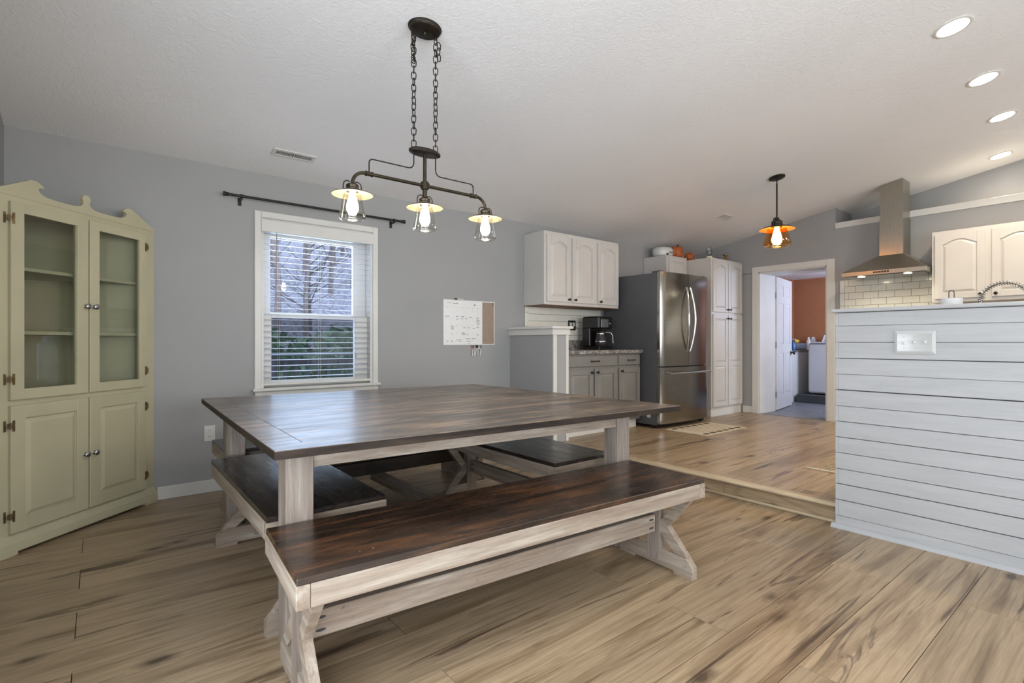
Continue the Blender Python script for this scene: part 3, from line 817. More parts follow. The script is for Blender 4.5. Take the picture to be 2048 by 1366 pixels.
part('apron', beam((nl[0] + .03, nl[1] + lw), (fl[0] + .03, fl[1]), 0.035, 0.643, TZ - .030), m_ww['y'], tab)
part('apron', beam((nr[0] + .06, nr[1] + lw), (fr[0] + .06, fr[1]), 0.035, 0.643, TZ - .030), m_ww['y'], tab)
part('crossbar', beam((fl[0] + lw, fl[1] + .045), (fr[0], fr[1] + .045), 0.038, 0.205, 0.292), m_darkrail, tab, 'dark brown crossbar low between the back legs')
part('crossbar', beam((nl[0] + lw, nl[1] + .045), (nr[0], nr[1] + .045), 0.038, 0.205, 0.292), m_ww['x'], tab)
b = NB(); box(b, 1.432, 1.528, 1.93, 3.33, 0.166, 0.204, 0.002); part('stretcher', b, m_ww['y'], tab)

# ------------------------------------------------------------------ benches
def bench(cx, cy, rz, L, Wd, label, topmat):
    t = thing('bench', label, 'bench', (cx, cy, 0), rz, 'farmhouse benches around the table')
    M = Matrix.Translation((cx, cy, 0)) @ Matrix.Rotation(rz, 4, 'Z')
    def P(name, bm, mat, lab=None):
        bm.transform(M); return part(name, bm, mat, t, lab)
    hl, hw = L / 2, Wd / 2; T = 0.46
    b = NB(); box(b, -hl + .002, hl - .002, -hw + .002, hw - .002, T - 0.020, T, 0.003); P('seat', b, topmat)
    th = 0.038; az0, az1 = T - 0.087, T - 0.020
    for s in (-1, 1):
        b = NB(); box(b, s * hl - (th if s > 0 else 0), s * hl + (0 if s > 0 else th), -hw, hw, az0, az1, 0.002); P('end_apron', b, m_ww['y'])
        b = NB(); box(b, -hl + th + .001, hl - th - .001, s * hw - (th if s > 0 else 0), s * hw + (0 if s > 0 else th), az0, az1, 0.002); P('side_apron', b, m_ww['x'])
    tx = hl - 0.065
    for s in (-1, 1):
        x0 = s * tx - 0.019; x1 = s * tx + 0.019
        Ft = Fr((s * tx, 0, 0), (0, 1, 0), (1, 0, 0))
        fw_ = hw - 0.012
        # foot with two pads and clipped ends
        b = NB(); prism(b, Ft, [(-fw_, 0.0), (-fw_ + .10, 0.0), (-fw_ + .105, 0.012), (fw_ - .105, 0.012), (fw_ - .10, 0), (fw_, 0), (fw_, 0.055), (fw_ - 0.035, 0.092), (-fw_ + 0.035, 0.092), (-fw_, 0.055)], -0.019, 0.019)
        P('foot', b, m_ww['y'])
        b = NB(); prism(b, Ft, [(-0.040, 0.038), (-0.034, 0.030), (0.034, 0.030), (0.040, 0.038), (0.040, az0), (-0.040, az0)], -0.020, 0.020); P('post', b, m_ww['z'])
        for d in (-1, 1):
            b = NB()
            prism(b, Ft, [(d * 0.041, 0.160), (d * 0.041, 0.225), (d * (fw_ - 0.065), az0), (d * (fw_ - 0.005), az0), (d * (fw_ - 0.02), az0 - 0.02)][::d], -0.015, 0.015)
            P('upper_brace', b, m_ww['y'])
            b = NB()
            prism(b, Ft, [(d * 0.041, 0.165), (d * 0.041, 0.232), (d * 0.055, 0.236), (d * (fw_ - 0.030), 0.094), (d * (fw_ - 0.095), 0.093)][::d], -0.0155, 0.0155)
            P('lower_brace', b, m_ww['y'])
    b = NB(); box(b, -tx + .025, tx - .025, -0.019, 0.019, 0.168, 0.252, 0.003); st = P('stretcher', b, m_ww['x'])
    for s in (-1, 1):
        for zz in (0.190, 0.230):
            for yy in (-1, 1):
                b = NB(); lathe(b, (0, 0, 0), [(0.008, 0), (0.008, 0.0006)], (0, 1, 0), 12)
                b.transform(Matrix.Translation((s * (tx - 0.055), yy * 0.0191, zz)) @ Matrix.Diagonal((2.0, yy, 0.62, 1)))
                b.transform(M); part('pocket_hole', b, m_gap, st)
    return t
fb = bench(1.325, 1.616, math.radians(-3.9), 1.80, 0.47, 'longest bench in the foreground, dark glossy brown seat on whitewashed trestle legs', m_dark_x)
lb = bench(0.704, 2.610, math.radians(90), 1.19, 0.468, 'short bench at the left end of the table, dark seat with a bluish sheen', m_dark_b)
rb = bench(2.085, 2.565, math.radians(90), 1.19, 0.45, 'short bench on the kitchen side of the table beside the step', m_dark_b)
bb = bench(1.47, 3.625, 0, 1.80, 0.45, 'long bench behind the table along the window wall, mostly hidden', m_dark_b)

# ------------------------------------------------------------------ chandelier
CX, CY = 1.327, 2.392
chz = cz(CY)
ch = thing('chandelier', 'bronze pipe chandelier with three clear glass shades hanging over the table', 'chandelier', (CX, CY, chz))
slope = math.atan(0.175)
def tiltm(c): return Matrix.Translation(c) @ Matrix.Rotation(-slope, 4, 'X') @ Matrix.Translation(-Vector(c))
b = NB(); lathe(b, (CX, CY, chz), [(0.092, -0.002), (0.092, -0.008), (0.086, -0.012), (0.084, -0.020), (0.076, -0.025), (0, -0.027)], n=36, sx=1.0, sy=0.72); b.transform(tiltm((CX, CY, chz)))
can = part('canopy', b, m_bronze_dk, ch, smooth=True)
b = NB(); sphere(b, (CX, CY, chz - 0.03), 0.010); part('canopy_screw', b, m_bronze, can, smooth=True)
PZ = 2.088
b = NB(); lathe(b, (CX, CY, PZ), [(0.082, -0.014), (0.090, -0.010), (0.090, 0.002), (0.082, 0.006), (0.080, 0.010), (0, 0.012)], n=36, sx=1.0, sy=0.5); part('hanging_plate', b, m_bronze_dk, ch, smooth=True)
def chain_link(b, c, ang_, L=0.040, w=0.012, r=0.0027):
    pts = []
    for i in range(12):
        a = 2 * PI * i / 12; x = math.cos(a) * w; z = math.sin(a) * w + (L / 2 - w) * (1 if math.sin(a) >= 0 else -1)
        pts.append((c[0] + x * math.cos(ang_), c[1] + x * math.sin(ang_), c[2] + z))
    tube(b, pts, r, 5, closed=True)
for s in (-1, 1):
    xx = CX + s * 0.064; zt = chz - 0.022; zb = PZ + 0.012
    b = NB(); chain_link(b, (xx, CY, zt - 0.008), 0, 0.026, 0.009); cp = part('chain', b, m_bronze_dk, ch, smooth=True)
    n = int((zt - zb) / 0.0315)
    for i in range(n):
        z = zt - 0.028 - i * (zt - zb - 0.045) / (n - 1)
        b = NB(); chain_link(b, (xx, CY, z), (i % 2) * PI / 2 + 0.4 + i * 0.13); part('link', b, m_bronze_dk, cp, smooth=True)
    for i in range(5 if s < 0 else 3):      # spare links doubled up near the canopy
        b = NB(); chain_link(b, (xx + s * 0.011 + rt.uniform(-.003, .003), CY - 0.012, zt - 0.055 - i * 0.03), (i % 2) * PI / 2 + 0.2); part('link', b, m_bronze_dk, cp, smooth=True)
BZ = 1.913
b = NB(); tube(b, [(CX, CY, PZ - 0.012), (CX, CY, BZ)], 0.0095, 12); part('stem', b, m_bronze, ch, smooth=True)
b = NB(); LX = 0.388
for s in (-1, 1):
    pts = [(CX, CY, BZ), (CX + s * 0.30, CY, BZ)] + [tuple(p) for p in arc((CX + s * (LX - 0.062), CY, BZ - 0.062), 0.062, PI / 2, 0, 8, (s, 0, 0), (0, 0, 1))] + [(CX + s * LX, CY, BZ - 0.075)]
    tube(b, pts, 0.0085, 10)
bar = part('crossbar', b, m_bronze, ch, smooth=True)
for x0, x1, r in ((-0.022, 0.022, 0.017), (-0.325, -0.285, 0.013), (0.285, 0.325, 0.013)):
    b = NB(); lathe(b, (CX + x0, CY, BZ), [(r * .8, 0), (r, 0.002), (r, 0.007), (r * .85, 0.009), (r * .85, x1 - x0 - .009), (r, x1 - x0 - .007), (r, x1 - x0 - .002), (r * .8, x1 - x0)], (1, 0, 0), 14)
    part('pipe_fitting', b, m_bronze, bar, smooth=True)
b = NB(); lathe(b, (CX, CY, BZ - 0.022), [(0.016, 0), (0.02, 0.003), (0.02, 0.041), (0.016, 0.044)], n=14); part('pipe_fitting', b, m_bronze, bar, smooth=True)
for s in (-1, 1):
    x0 = CX + s * 0.064; x1 = CX + s * 0.305; zt = 1.988 - (0.012 if s > 0 else 0)
    pts = [(x0, CY, PZ - 0.01), (x0, CY, zt + 0.035)] + [tuple(p) for p in arc((x0 + s * 0.03, CY, zt + 0.03), 0.03, PI, 1.5 * PI, 5, (s, 0, 0), (0, 0, 1))][0:] + [tuple(p) for p in arc((x1 - s * 0.02, CY, zt - 0.02), 0.02, PI / 2, 0, 5, (s, 0, 0), (0, 0, 1))] + [(x1, CY, BZ + 0.01)]
    b = NB(); tube(b, pts, 0.0032, 8); part('wire_brace', b, m_bronze_dk, ch, smooth=True)
def lantern(parent, x, y, ztop, k, bulbm, glassm, innerm, rodm, zd, gk=1.0, gh=1.0):
    """socket, handle loop, disc shade, glass and bulb; k = scale, zd = disc height"""
    b = NB(); lathe(b, (x, y, zd), [(0.030 * k, 0.004), (0.032 * k, 0.018 * k), (0.028 * k, 0.022 * k), (0.030 * k, 0.034 * k), (0.022 * k, 0.042 * k), (0.012 * k, 0.046 * k), (0.012 * k, (ztop - zd))], n=18)
    so = part('socket', b, rodm, parent, smooth=True)
    b = NB()
    for s in (-1, 1):
        tube(b, [(x + s * 0.012 * k, y, zd + 0.052 * k), (x + s * 0.028 * k, y, zd + 0.054 * k), (x + s * 0.040 * k, y, zd + 0.046 * k), (x + s * 0.044 * k, y, zd + 0.032 * k), (x + s * 0.044 * k, y, zd + 0.006 * k)], 0.0028 * k, 8)
    part('handle_loop', b, rodm, so, smooth=True)
    b = NB(); lathe(b, (x, y, zd), [(0.03 * k, 0.008 * k), (0.060 * k, 0.006 * k), (0.095 * k, -0.008 * k), (0.095 * k, -0.0105 * k), (0.060 * k, 0.002 * k), (0.03 * k, 0.004 * k)], n=36, close=False)
    for f in b.faces: f.material_index = 0
    o = part('shade', b, [rodm, innerm], parent, smooth=True)
    for p in o.data.polygons: p.material_index = 1 if p.normal.z < -0.1 else 0
    b = NB(); prof = [(0.040, 0.0), (0.044, -0.02), (0.054, -0.075), (0.062, -0.112), (0.062, -0.120), (0.056, -0.128), (0.050, -0.130)]
    lathe(b, (x, y, zd), [(r * k * gk, h * k * gh) for r, h in prof] + [((r - 0.0025) * k * gk, (h + 0.001) * k * gh) for r, h in reversed(prof)], n=36, close=False)
    part('glass_shade', b, glassm, parent, smooth=True)
    b = NB(); lathe(b, (x, y, zd), [(0.013 * k, 0.0), (0.014 * k, -0.012 * k), (0.022 * k, -0.040 * k), (0.028 * k, -0.065 * k), (0.027 * k, -0.080 * k), (0.018 * k, -0.095 * k), (0, -0.101 * k)], n=20)
    part('bulb', b, bulbm, parent, smooth=True)
for i, s in enumerate((-1, 0, 1)):
    zt = BZ - 0.07 if s else BZ - 0.02
    lantern(ch, CX + s * LX, CY, zt, 1.0, m_bulb, m_lglass, m_shade, m_bronze, 1.807)
# kitchen pendant
PX, PY = 5.283, 2.38
pz = cz(PY)
pen = thing('pendant_lamp', 'single pendant lamp with amber glass hanging over the kitchen floor', 'lamp', (PX, PY, pz))
b = NB(); lathe(b, (PX, PY, pz), [(0.075, -0.002), (0.075, -0.012), (0.06, -0.02), (0, -0.022)], n=28); b.transform(tiltm((PX, PY, pz))); part('canopy', b, m_bronze_dk, pen, smooth=True)
b = NB(); chain_link(b, (PX, PY, pz - 0.045), 0.6, 0.055, 0.016, 0.003); part('link', b, m_bronze_dk, pen, smooth=True)
b = NB(); tube(b, [(PX, PY, pz - 0.068), (PX, PY, 2.31)], 0.008, 10); part('stem', b, m_bronze_dk, pen, smooth=True)
lantern(pen, PX, PY, 2.335, 1.72, m_bulbwarm, m_aglass, m_orshade, m_bronze_dk, 2.235, 1.24, 0.84)

# ------------------------------------------------------------------ recessed lights and vents
def ceil_frame(x, y, off=0.0):
    c = Vector((x, y, cz(y))) + CN * off
    M = Matrix.Translation(c) @ Matrix.Rotation(-slope, 4, 'X')
    return M
REC = [(4.07, 0.786, 'recessed ceiling light nearest the camera, fully lit'), (5.04, 0.80, 'second recessed ceiling light from the camera'), (5.99, 0.83, 'third recessed ceiling light from the camera'), (7.12, 1.00, 'smallest recessed ceiling light, farthest away near the wall ledge')]
for x, y, lab in REC:
    M = ceil_frame(x, y)
    t = thing('recessed_light', lab, 'ceiling light', (x, y, cz(y)), 0, 'recessed lights along the kitchen ceiling')
    b = NB(); lathe(b, (0, 0, 0), [(0.096, -0.001), (0.096, -0.005), (0.088, -0.009), (0.078, -0.007), (0.076, -0.001)], n=36, close=False); b.transform(M); part('trim_ring', b, m_white, t, smooth=True)
    b = NB(); lathe(b, (0, 0, 0), [(0, -0.003), (0.076, -0.003), (0.076, -0.001), (0, -0.001)], n=32, close=False); b.transform(M); part('lamp_face', b, m_can, t)
def vent(x0, x1, y0, y1, lab):
    t = thing('ceiling_vent', lab, 'vent', ((x0 + x1) / 2, (y0 + y1) / 2, cz((y0 + y1) / 2)))
    M = ceil_frame((x0 + x1) / 2, (y0 + y1) / 2); a = (x1 - x0) / 2; c = (y1 - y0) / 2
    b = NB(); f = 0.022
    box(b, -a, a, -c, -c + f, -0.008, -0.001); box(b, -a, a, c - f, c, -0.008, -0.001); box(b, -a, -a + f, -c + f, c - f, -0.008, -0.001); box(b, a - f, a, -c + f, c - f, -0.008, -0.001); box(b, -0.004, 0.004, -c + f, c - f, -0.007, -0.001)
    b.transform(M); fr_ = part('frame', b, m_white, t)
    b = NB(); box(b, -a + f, a - f, -c + f, c - f, -0.0015, -0.0008); b.transform(M); part('backing', b, plain('vent_dark', (58, 58, 60), 0.8), t)
    n = 26
    for i in range(n):
        x = -a + f + (2 * a - 2 * f) * (i + .5) / n
        if abs(x) < 0.006: continue
        b = NB(); box(b, x - 0.0016, x + 0.0016, -c + f, c - f, -0.006, -0.002); b.transform(M); part('louvre', b, m_white, t)
vent(0.965, 1.262, 3.905, 4.005, 'white ceiling vent above the curtain rod')
vent(5.72, 5.95, 3.18, 3.30, 'small white ceiling vent above the refrigerator')
for m_ in [o for o in COL.objects if o.name.startswith('louvre')]: pass

# ------------------------------------------------------------------ whiteboard and markers, outlet
wb = thing('whiteboard', 'white calendar board with handwriting and a cork strip on the right side', 'whiteboard', (2.91, YW, 1.06))
FW = Fr((0, YW, 0), (1, 0, 0), (0, -1, 0))
b = NB(); fbox(b, FW, 2.600, 3.222, 1.064, 1.512, 0, 0.010, 0.001); part('backing', b, m_white, wb)
b = NB(); fbox(b, FW, 2.606, 3.058, 1.070, 1.506, 0.010, 0.0115); part('writing_surface', b, m_board, wb)
b = NB(); fbox(b, FW, 3.064, 3.208, 1.074, 1.500, 0.010, 0.0125); part('cork_strip', b, m_cork, wb, 'brown cork strip')
b = NB(); rs = random.Random(5)
def scribble(b, a0, z0, n, h=0.010, w=0.009, r=0.0011):
    r *= 1.35
    pts = []
    for i in range(n):
        pts.append(FW.p(a0 + i * w * 0.5, z0 + (rs.uniform(0.1, 1) if i % 2 else rs.uniform(-.3, .3)) * h, 0.0125))
    tube(b, pts, r, 4)
scribble(b, 2.64, 1.478, 11, 0.006, 0.010, 0.0006); scribble(b, 2.71, 1.473, 13, 0.010, 0.009, 0.0013)
for c in range(7): scribble(b, 2.635 + c * 0.06, 1.437 - 0.0005 * c, 6, 0.004, 0.009, 0.0005)
for r_ in range(5):
    for c in range(7):
        x = 2.622 + c * 0.0625; z = 1.40 - r_ * 0.072
        if r_ == 0 and c < 5: continue
        scribble(b, x, z, 3, 0.006, 0.007, 0.0007)
for x, z, n in ((2.622, 1.345, 14), (2.745, 1.345, 9), (2.80, 1.345, 12), (2.80, 1.325, 11), (2.75, 1.318, 8), (2.85, 1.327, 8), (2.90, 1.34, 9), (2.985, 1.335, 9), (2.985, 1.315, 14), (2.985, 1.30, 12), (2.99, 1.285, 12), (2.995, 1.272, 9),
                (2.685, 1.245, 11), (2.685, 1.232, 11), (2.69, 1.219, 8), (2.83, 1.235, 8), (2.88, 1.235, 9), (2.94, 1.23, 10), (2.99, 1.24, 10), (2.81, 1.183, 13), (2.81, 1.17, 16), (2.87, 1.165, 7), (2.75, 1.115, 17), (2.77, 1.10, 11), (2.86, 1.125, 17), (2.87, 1.10, 15), (2.885, 1.08, 7), (2.99, 1.165, 9), (2.64, 1.10, 6), (2.69, 1.10, 6), (2.69, 1.17, 7)):
    scribble(b, x, z, n, 0.008, 0.007, 0.0010)
part('handwriting', b, m_ink, wb, kind='stuff')
b = NB(); scribble(b, 2.93, 1.127, 16, 0.006, 0.006, 0.0010); part('green_note', b, plain('green_ink', (60, 120, 90), 0.6), wb)
b = NB(); lathe(b, FW.p(2.967, 1.468, 0.0115), [(0.009, 0), (0.009, 0.0008)], (0, -1, 0), 16); part('printed_emblem', b, plain('grey_print', (120, 120, 124), 0.5), wb)
b = NB()
for z in (1.497, 1.485, 1.473): fbox(b, FW, 3.190, 3.202, z - 0.002, z + 0.002, 0.0125, 0.018)
part('pushpin', b, m_blackpl, wb)
def marker(name_lab, x, z, ang_, cap, colname):
    t = thing('marker', name_lab, 'marker', (x, YW - 0.02, z), 0, 'markers at the whiteboard')
    d = Vector((math.sin(ang_), 0, math.cos(ang_))); c = Vector((x, YW - 0.014, z))
    b = NB(); tube(b, [c - d * 0.055, c + d * 0.02], 0.0055, 10); part('barrel', b, m_white, t, smooth=True)
    b = NB(); tube(b, [c + d * 0.018, c + d * 0.050], 0.0066, 10); part('cap', b, plain(colname, cap, 0.4), t, colname.replace('_', ' '), smooth=True)
marker('dark red capped marker below the board, leftmost of the hanging ones', 2.935, 1.01, -0.06, (128, 52, 60), 'dark_red_cap')
marker('rose capped marker second from the left below the board', 2.957, 1.01, -0.12, (150, 88, 96), 'rose_cap')
marker('left one of the two black capped markers below the board', 2.981, 1.015, 0.16, (25, 25, 28), 'black_cap')
marker('right one of the two black capped markers below the board', 3.004, 1.015, -0.08, (25, 25, 28), 'black_cap')
marker('green capped marker below the board, rightmost of the hanging ones', 3.039, 1.01, 0.16, (60, 108, 90), 'green_cap')
marker('black capped marker lying on top of the whiteboard', 2.775, 1.519, -1.56, (25, 25, 28), 'black_cap')
b = NB(); box(b, 2.925, 3.055, YW - 0.0075, YW - 0.001, 1.025, 1.045, 0.001)
solo('marker_clip', b, m_white, 'thin white clip strip holding the markers under the whiteboard', 'clip', loc=(2.99, YW, 1.03))
def outlet(Fo, lab, plate, w=0.07, h=0.115, ports='duplex', cat='outlet', name='wall_outlet', gap=0.0):
    o0 = Fo.p(0, 0, 0); t = thing(name, lab, cat, tuple(o0))
    b = NB(); fbox(b, Fo, -w / 2, w / 2, -h / 2, h / 2, gap, gap + 0.006, 0.002); part('plate', b, plate, t)
    if ports == 'duplex':
        for z in (-0.022, 0.022):
            b = NB(); lathe(b, Fo.p(0, z, gap + 0.006), [(0.0165, 0), (0.0165, 0.0015)], Fo.N, 16); s = part('socket', b, plate, t)
            b = NB()
            for a in (-0.006, 0.006): fbox(b, Fo, a - 0.0012, a + 0.0012, z - 0.001, z + 0.008, gap + 0.0074, gap + 0.0078)
            lathe(b, Fo.p(0, z - 0.008, gap + 0.0074), [(0.0026, 0), (0.0026, 0.0004)], Fo.N, 8); part('slot', b, m_gap, s)
    return t
m_plate = plain('white_plastic_plate', (206, 205, 201), 0.25, var=0.01)
outlet(Fr((0.628, YW, 0.428), (1, 0, 0), (0, -1, 0)), 'white duplex outlet low on the wall between hutch and table', m_plate)
# kitchen outlet on the tile, black plate and two white devices
t = outlet(Fr((4.352, YW - 0.011, 1.29), (1, 0, 0), (0, -1, 0)), 'black framed double outlet on the kitchen backsplash', m_blackpl, 0.125, 0.115, None)
for a in (-0.022, 0.026):
    b = NB(); Fo = Fr((4.352, YW - 0.011, 1.29), (1, 0, 0), (0, -1, 0)); fbox(b, Fo, a - 0.017, a + 0.017, -0.034, 0.034, 0.006, 0.009, 0.001); part('receptacle', b, m_plate, t, 'white receptacle')

# ------------------------------------------------------------------ half wall stub
bm = NB(); box(bm, 3.43, 3.632, 3.662, YW, 0, 1.172); stub = struct('wall_half_stub', bm, m_wall)
b = NB(); box(b, 3.412, 3.650, 3.644, YW - 0.001, 1.165, 1.224, 0.002); part('frieze', b, m_white, stub)
b = NB(); box(b, 3.385, 3.672, 3.617, YW - 0.001, 1.224, 1.250, 0.004); part('cap_board', b, m_white, stub)
for x0, x1 in ((3.428, 3.474), (3.598, 3.634)):
    b = NB(); box(b, x0, x1, 3.650, 3.664, 0, 1.165, 0.001); part('corner_trim', b, m_white, stub)
b = NB(); box(b, 3.416, 3.430, 3.655, YW, 0, 0.09, 0.002); part('base_trim', b, m_white, stub)

# ------------------------------------------------------------------ kitchen run on the window wall
FK = Fr((0, 3.72, 0), (1, 0, 0), (0, -1, 0))
bc = thing('base_cabinet', 'grey base cabinet with drawers and doors under the granite worktop', 'cabinet', (4.24, 4.02, KZ))
b = NB(); box(b, 3.655, 4.842, 3.72, YW - 0.005, KZ + 0.10, 0.965); part('body', b, m_greycab, bc)
b = NB(); box(b, 3.655, 4.835, 3.765, YW - 0.01, KZ, KZ + 0.10); part('plinth', b, m_white, bc, 'white plinth board')
for a0, a1 in ((3.675, 4.432), (4.462, 4.828)):
    b = NB(); fbox(b, FK, a0, a1, 0.838, 0.948, 0, 0.018, 0.004); d = part('drawer', b, m_greycab, bc)
    c = (a0 + a1) / 2; b = NB()
    tube(b, [FK.p(c - 0.05, 0.893, 0.045), FK.p(c + 0.05, 0.893, 0.045)], 0.005, 8)
    for s in (-1, 1): lathe(b, FK.p(c + s * 0.035, 0.893, 0.017), [(0.007, 0), (0.005, 0.004), (0.005, 0.028)], FK.N, 8); lathe(b, FK.p(c + s * 0.056, 0.893, 0.045), [(0.0, -0.008), (0.008, -0.004), (0.008, 0.004), (0.0, 0.008)], (1, 0, 0), 8)
    part('handle', b, m_bronze_dk, d, smooth=True)
for a0, a1, kx in ((3.675, 4.047, 4.015), (4.073, 4.434, 4.105), (4.465, 4.828, 4.50)):
    d = panel_door('door', bc, FK, a0, a1, 0.245, 0.812, m_greycab, 0.058); knob(d, FK, kx, 0.775, 0.02, m_bronze_dk, 0.014)
b = NB(); box(b, 3.645, 4.868, 3.685, YW - 0.003, 0.967, 1.008, 0.006)
top = thing('worktop', 'speckled granite worktop with backsplash lip beside the refrigerator', 'worktop', (4.25, 4.0, 0.967))
part('slab', b, m_granite, top)
b = NB(); box(b, 3.645, 4.868, YW - 0.024, YW - 0.002, 1.008, 1.112, 0.003); part('upstand', b, m_granite, top)
# backsplash: grout bed and tiles
def tiles(name, F, a0, a1, z0, z1, tw, th_, ph, gap=0.003, edge=True, side=1):
    b = NB(); fbox(b, F, a0, a1, z0, z1, 0.0015, 0.005); r = struct(name, b, m_grout)
    ea = a0 + (0.052 if edge else 0)
    def one(u0, u1, w0, w1):
        if u1 - u0 < 0.012 or w1 - w0 < 0.012: return
        b = NB(); fbox(b, F, u0 + gap / 2, u1 - gap / 2, w0 + gap / 2, w1 - gap / 2, 0.005, 0.011, 0.0015); part('tile', b, m_tile, r)
    if edge:
        z = z0
        while z < z1 - 0.005: one(a0, a0 + 0.052, z, min(z1, z + 0.155)); z += 0.155
    z = z1; k = 0
    while z > z0 + 0.01:
        w0 = max(z0, z - th_); x = ea - tw + (0.5 * tw if k % 2 else 0) + ph
        while x < a1:
            u0 = max(ea, x); u1 = min(a1, x + tw)
            one(u0, u1, w0, z); x += tw
        z -= th_; k += 1
    return r
tiles('trim_3', FW, 3.632, 4.86, 1.112, 1.484, 0.163, 0.0775, 0.0)
# upper cabinets
FU = Fr((0, 4.0, 0), (1, 0, 0), (0, -1, 0))
uc = thing('wall_cabinet', 'white wall cabinet with three arched panel doors above the coffee maker', 'cabinet', (4.21, 4.16, 1.486))
b = NB(); box(b, 3.62, 4.806, 4.0, YW - 0.003, 1.49, 2.262, 0.001); part('body', b, m_cab, uc)
b = NB(); box(b, 3.625, 4.80, 4.003, YW - 0.004, 1.484, 1.4905); part('underside', b, plain('brown_underside', (120, 86, 60), 0.6), uc, 'brown wooden underside')
for a0, a1, kx in ((3.650, 3.990, 3.962), (4.026, 4.400, 4.058), (4.436, 4.790, 4.466)):
    d = panel_door('door', uc, FU, a0, a1, 1.522, 2.225, m_cab, 0.055, arch=0.045); knob(d, FU, kx, 1.552, 0.02, m_bronze_dk, 0.014)
# fridge-top cabinet and pantry
ft = thing('over_fridge_cabinet', 'white low cabinet above the refrigerator', 'cabinet', (5.9, 4.15, 1.95))
b = NB(); box(b, 5.73, 6.188, 3.975, YW - 0.003, 1.90, 2.222, 0.001); part('body', b, m_cab, ft)
FD = Fr((0, 3.975, 0), (1, 0, 0), (0, -1, 0))
panel_door('door', ft, FD, 5.765, 6.16, 1.93, 2.20, m_cab, 0.05)
FP = Fr((0, 3.62, 0), (1, 0, 0), (0, -1, 0))
pa = thing('pantry_cabinet', 'tall white pantry cabinet with four doors between refrigerator and doorway', 'cabinet', (6.58, 3.95, KZ))
b = NB(); box(b, 6.192, 6.975, 3.62, YW - 0.003, KZ + 0.1, 2.192, 0.001); part('body', b, m_cab, pa)
b = NB(); box(b, 6.20, 6.975, 3.63, YW - 0.01, KZ, KZ + 0.1); part('plinth', b, m_white, pa)
for a0, a1, kx in ((6.215, 6.577, 6.548), (6.592, 6.958, 6.622)):
    d = panel_door('upper_door', pa, FP, a0, a1, 1.487, 2.168, m_cab, 0.055, arch=0.045); knob(d, FP, kx, 1.525, 0.02, m_bronze_dk, 0.014)
    d = panel_door('lower_door', pa, FP, a0, a1, 0.245, 1.455, m_cab, 0.055, rails=[0.80]); knob(d, FP, kx, 1.405, 0.02, m_bronze_dk, 0.014)

# ------------------------------------------------------------------ refrigerator
fr_ = thing('refrigerator', 'large stainless steel french door refrigerator with bottom freezer drawer', 'refrigerator', (5.35, 3.9, KZ))
fx0, fx1 = 4.885, 5.855
b = NB(); box(b, fx0, fx1, 3.52, 4.26, KZ + 0.035, 1.875, 0.004); part('body', b, m_frside, fr_, 'dark grey body side')
b = NB(); box(b, fx0 + .01, fx1 - .01, 3.515, 3.56, KZ + 0.02, KZ + 0.06); part('kick_grille', b, m_blackpl, fr_)
def bowed(x0, x1, z0, z1, y0, y1, bulge, n=12, r=0.006):
    """door slab whose front bows towards -Y, over the whole fridge width"""
    b = NB(); cx = (fx0 + fx1) / 2; hw = (fx1 - fx0) / 2
    xs = [x0 + (x1 - x0) * i / n for i in range(n + 1)]
    def yf(x): return y1 - bulge * (1 - ((x - cx) / hw) ** 2) + (0.012 if (abs(x - x0) < 1e-6 and x0 < fx0 + .02) or (abs(x - x1) < 1e-6 and x1 > fx1 - .02) else 0)
    lo = [b.verts.new((x, yf(x), z0)) for x in xs]; hi = [b.verts.new((x, yf(x), z1)) for x in xs]
    lob = [b.verts.new((x, y0, z0)) for x in xs]; hib = [b.verts.new((x, y0, z1)) for x in xs]
    for i in range(n):
        b.faces.new((lo[i], lo[i + 1], hi[i + 1], hi[i])); b.faces.new((hib[i], hib[i + 1], lob[i + 1], lob[i]))
        b.faces.new((hi[i], hi[i + 1], hib[i + 1], hib[i])); b.faces.new((lob[i], lob[i + 1], lo[i + 1], lo[i]))
    b.faces.new((lob[0], lo[0], hi[0], hib[0])); b.faces.new((lo[n], lob[n], hib[n], hi[n]))
    return b
cxm = (fx0 + fx1) / 2
dl = part('left_door', bowed(fx0, cxm - 0.003, 0.822, 1.882, 3.512, 3.462, 0.035), m_steel, fr_, smooth=True)
dr = part('right_door', bowed(cxm + 0.003, fx1, 0.822, 1.882, 3.512, 3.462, 0.035), m_steel, fr_, smooth=True)
dz = part('freezer_drawer', bowed(fx0, fx1, KZ + 0.055, 0.808, 3.512, 3.462, 0.035, 24), m_steel, fr_, smooth=True)
m_hand = mat_steel('polished_handle_steel', (196, 196, 196), 0.2)
for s, par in ((-1, dl), (1, dr)):
    b = NB(); x = cxm + s * 0.035; N_ = 14; pts = []
    for i in range(N_ + 1):
        t = i / N_; zz = 0.985 + 0.745 * t; bow = math.sin(PI * t)
        pts.append((x + s * 0.032 * bow, 3.428 - 0.052 * bow ** 0.8, zz))
    tube(b, pts, 0.0105, 8); part('handle', b, m_hand, par, smooth=True)
b = NB(); pts = [(fx0 + 0.10 + (fx1 - fx0 - 0.16) * i / 10, 3.372 + 0.022 * (abs(i - 5) / 5) ** 2, 0.742) for i in range(11)]
tube(b, pts, 0.012, 10)
for x in (fx0 + 0.12, fx1 - 0.08): tube(b, [(x, 3.395, 0.742), (x, 3.452, 0.742)], 0.010, 8)
part('handle', b, m_hand, dz, smooth=True)
for x in (fx0 + 0.02, fx1 - 0.10):
    b = NB(); box(b, x, x + 0.08, 3.49, 3.60, 1.8825 if False else 1.876, 1.900, 0.004); part('hinge_cover', b, m_frside, fr_)
